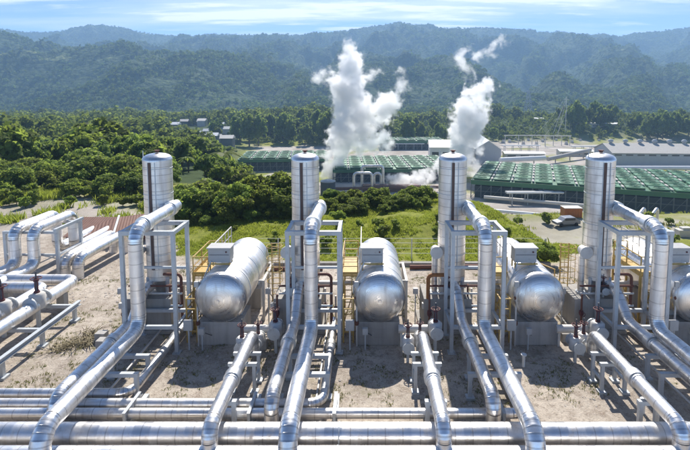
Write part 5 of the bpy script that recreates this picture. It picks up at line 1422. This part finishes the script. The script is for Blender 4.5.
# ------------------------------------------------------------------ steam
def vmath(nt, op, a, b=None, sc=None):
    n = nd(nt, 'ShaderNodeVectorMath', operation=op)
    for i, v in enumerate((a, b)):
        if v is None: continue
        if isinstance(v, (tuple, list, Vector)): n.inputs[i].default_value = tuple(v)
        else: nt.links.new(v, n.inputs[i])
    if sc is not None:
        if isinstance(sc, (int, float)): n.inputs['Scale'].default_value = sc
        else: nt.links.new(sc, n.inputs['Scale'])
    return n
def steam_mat(name, caps, dens, amp, width, step):
    """density of a billowing plume: thick along its rising threads, eroded by turbulence at the rim"""
    m, nt, out = new_mat(name)
    P = pos(nt); d = None
    for (A, ra, B, rb) in caps:
        ba = Vector(B) - Vector(A)
        pa = vmath(nt, 'SUBTRACT', P, A).outputs[0]
        h = nd(nt, 'ShaderNodeMath', operation='MULTIPLY', use_clamp=True); h.inputs[1].default_value = 1 / ba.length_squared
        nt.links.new(vmath(nt, 'DOT_PRODUCT', pa, ba).outputs['Value'], h.inputs[0]); h = h.outputs[0]
        q = vmath(nt, 'SUBTRACT', pa, vmath(nt, 'SCALE', tuple(ba), sc=h).outputs[0]).outputs[0]
        L = vmath(nt, 'LENGTH', q).outputs['Value']
        e = mathn(nt, 'SUBTRACT', L, mathn(nt, 'MULTIPLY_ADD', h, rb - ra, ra))
        d = e if d is None else mathn(nt, 'MINIMUM', d, e)
    n1 = noise(nt, P, .075, 2, .5); n2 = noise(nt, P, .20, 8, .60); n3 = noise(nt, P, .115, 6, .62)
    t = mathn(nt, 'ADD', mathn(nt, 'MULTIPLY', mathn(nt, 'SUBTRACT', n1, .5), 1.6), mathn(nt, 'MULTIPLY', mathn(nt, 'SUBTRACT', n2, .5), 4.2))
    f = mathn(nt, 'SUBTRACT', mathn(nt, 'MULTIPLY', mathn(nt, 'ADD', t, .55), amp), d)
    dd = nd(nt, 'ShaderNodeMapRange', interpolation_type='SMOOTHSTEP'); dd.inputs['From Min'].default_value = 0; dd.inputs['From Max'].default_value = width
    dd.inputs['To Min'].default_value = 0; dd.inputs['To Max'].default_value = dens
    nt.links.new(f, dd.inputs['Value'])
    pv = nd(nt, 'ShaderNodeVolumePrincipled'); pv.inputs['Color'].default_value = (1, 1, 1, 1); pv.inputs['Anisotropy'].default_value = 0.5
    hole = ramp(nt, n3, [(.41, 0.0), (.56, 1.0)])
    nt.links.new(mathn(nt, 'MULTIPLY', dd.outputs[0], hole), pv.inputs['Density']); nt.links.new(pv.outputs[0], out.inputs['Volume'])
    m.cycles.volume_step_rate = step
    return m
def plume(name, threads, Y, label, dens, amp, width, step=.16, seed=1):
    """threads: rising lines of (photo x, photo y, radius in photo px), all standing at distance Y"""
    g = random.Random(seed); k = Y / 470.0; caps = []; bm = bmesh.new()
    for th_ in threads:
        pts = [(Vector(((p - 365) * k, Y + g.uniform(-1, 1) * r * k * .6, CAM_H + (92 - q) * k * .995)), r * k) for p, q, r in th_]
        for (A, ra), (B, rb) in zip(pts[:-1], pts[1:]):
            caps.append((A, ra, B, rb)); n = max(2, int((B - A).length / max(1.0, min(ra, rb))) + 1)
            for j in range(n + 1):
                f = j / n; bmesh.ops.create_icosphere(bm, subdivisions=2, radius=ra + (rb - ra) * f + amp * 1.3, matrix=Matrix.Translation(A.lerp(B, f)))
    me = bpy.data.meshes.new(name); bm.to_mesh(me); bm.free()
    tmp = bpy.data.objects.new('tmp', me); COL.objects.link(tmp)
    md = tmp.modifiers.new('R', 'REMESH'); md.mode = 'VOXEL'; md.voxel_size = 1.0
    dg = bpy.context.evaluated_depsgraph_get(); fin = bpy.data.meshes.new_from_object(tmp.evaluated_get(dg)); fin.name = name
    bpy.data.objects.remove(tmp)
    fin.materials.clear(); fin.materials.append(steam_mat(name, caps, dens, amp, width, step))
    o = bpy.data.objects.new(name, fin); COL.objects.link(o)
    return tag(o, label, 'steam', kind='stuff')
plume('steam_plume', [[(332, 172, 7), (338, 152, 11), (351, 126, 15), (352, 102, 16), (346, 82, 12), (352, 62, 7)], [(352, 128, 10), (376, 118, 11), (389, 103, 7)], [(358, 145, 9), (380, 138, 8)]],
      232, 'tall white steam plume rising left of centre', .6, 4.8, 3.4, seed=3)
plume('steam_wisp', [[(389, 104, 5), (402, 86, 3.5), (404, 72, 2)], [(346, 84, 6), (324, 76, 4), (313, 78, 2)], [(353, 62, 5), (350, 46, 2.5)], [(358, 80, 4), (376, 74, 2.5)]],
      236, 'thin wisps of steam around the top of the left plume', .30, 4.4, 3.5, seed=4)
plume('steam_plume', [[(470, 172, 6), (467, 152, 11), (468, 130, 14), (472, 112, 14), (478, 96, 9), (487, 84, 4)]],
      240, 'tall white steam plume behind the third separator tower', .65, 4.6, 3.4, seed=5)
plume('steam_wisp', [[(478, 90, 3), (467, 70, 2.5), (458, 58, 4), (468, 44, 2)], [(470, 58, 2.5), (488, 52, 2), (500, 40, 1.6)]],
      244, 'thin wisps of steam drifting off the right plume towards the hills', .26, 3.8, 3.2, seed=6)
plume('steam_cloud', [[(452, 166, 9), (438, 178, 8), (416, 183, 5), (388, 184, 2.5)]],
      205, 'low white steam cloud spreading left from the third separator tower', .9, 3.0, 1.6, seed=7)

# ------------------------------------------------------------------ haze
def haze():
    m, nt, out = new_mat('haze_air')
    pv = nd(nt, 'ShaderNodeVolumePrincipled'); pv.inputs['Color'].default_value = (0.42, 0.67, 1.0, 1); pv.inputs['Density'].default_value = 2.5e-4; pv.inputs['Anisotropy'].default_value = 0.1
    nt.links.new(pv.outputs[0], out.inputs['Volume'])
    lo = Vector((-5200, -120, min(float(HZ.min()), float(ZZ.min())) - 1)); hi = Vector((5200, 4700, float(HZ.max()) + 6))
    mb = MB(); mb.box((lo + hi) / 2, hi - lo); return tag(mb.build('haze', m), 'pale blue haze filling the valley', 'haze', kind='stuff')
HAZE = haze()

# ------------------------------------------------------------------ light and sky
w = bpy.data.worlds.new('World'); scene.world = w; w.use_nodes = True
nt = w.node_tree; nt.nodes.clear()
out = nt.nodes.new('ShaderNodeOutputWorld'); bg = nt.nodes.new('ShaderNodeBackground'); nt.links.new(bg.outputs[0], out.inputs[0])
sky = nt.nodes.new('ShaderNodeTexSky'); sky.sky_type = 'NISHITA'; sky.sun_disc = False
sky.sun_elevation = SUN_EL; sky.sun_rotation = SUN_AZ; sky.altitude = 800; sky.air_density = 0.36; sky.dust_density = 0.1; sky.ozone_density = 2.5
tc = nt.nodes.new('ShaderNodeTexCoord')
sp_ = nd(nt, 'ShaderNodeSeparateXYZ'); nt.links.new(tc.outputs['Generated'], sp_.inputs[0])
den = mathn(nt, 'ADD', mathn(nt, 'MAXIMUM', sp_.outputs[2], 0.0), 0.06)
cx = mathn(nt, 'DIVIDE', sp_.outputs[0], den); cy = mathn(nt, 'DIVIDE', sp_.outputs[1], den)
cb = nd(nt, 'ShaderNodeCombineXYZ'); nt.links.new(mathn(nt, 'MULTIPLY', cx, .30), cb.inputs[0]); nt.links.new(cy, cb.inputs[1])
c1 = noise(nt, cb.outputs[0], 0.42, 9, .6)
c2 = noise(nt, cb.outputs[0], 1.5, 9, .62)
veil = mathn(nt, 'MULTIPLY', ramp(nt, c1, [(.44, 0.0), (.60, 1.0)]), .7)
strk = ramp(nt, mathn(nt, 'ADD', mathn(nt, 'MULTIPLY', c2, .6), mathn(nt, 'MULTIPLY', c1, .4)), [(.485, 0.0), (.56, 1.0)])
cf = mathn(nt, 'MAXIMUM', veil, strk)
cf = mathn(nt, 'MULTIPLY', cf, ramp(nt, sp_.outputs[2], [(.0, 1.0), (.22, .9), (.40, .0)]))
cf = mathn(nt, 'MULTIPLY', cf, ramp(nt, sp_.outputs[1], [(.0, 0.0), (.5, 1.0)]))
mixs = mixc(nt, mathn(nt, 'MULTIPLY', cf, .9), sky.outputs[0], (6.2, 6.2, 6.3))
nt.links.new(mixs, bg.inputs[0]); bg.inputs[1].default_value = 0.13
sd = bpy.data.lights.new('sun', 'SUN'); sd.energy = 3.8; sd.angle = R(.55); sd.color = (1.0, .95, .87)
so = bpy.data.objects.new('sun', sd); COL.objects.link(so)
sv = Vector((math.sin(SUN_AZ) * math.cos(SUN_EL), math.cos(SUN_AZ) * math.cos(SUN_EL), math.sin(SUN_EL)))
so.rotation_euler = (-sv).to_track_quat('-Z', 'Y').to_euler(); so.location = (0, 0, 60)

# ------------------------------------------------------------------ camera
cd = bpy.data.cameras.new('camera'); cam = bpy.data.objects.new('camera', cd); COL.objects.link(cam)
cam.location = (0, 0, CAM_H); cam.rotation_euler = (R(90 - 5.2), 0, 0)
cd.sensor_width = 36; cd.lens = 470 / 690 * 36
cd.shift_x = -20 / 690; cd.shift_y = -(225 - 134.8) / 690
cd.clip_start = .1; cd.clip_end = 12000
scene.camera = cam
scene.view_settings.view_transform = 'Standard'; scene.view_settings.look = 'None'; scene.view_settings.gamma = 1; scene.view_settings.exposure = 1.0
scene.view_settings.use_curve_mapping = False
scene.cycles.volume_bounces = 8; scene.cycles.max_bounces = 14; scene.cycles.volume_step_rate = 1.0; scene.cycles.volume_max_steps = 256
scene.cycles.use_denoising = True
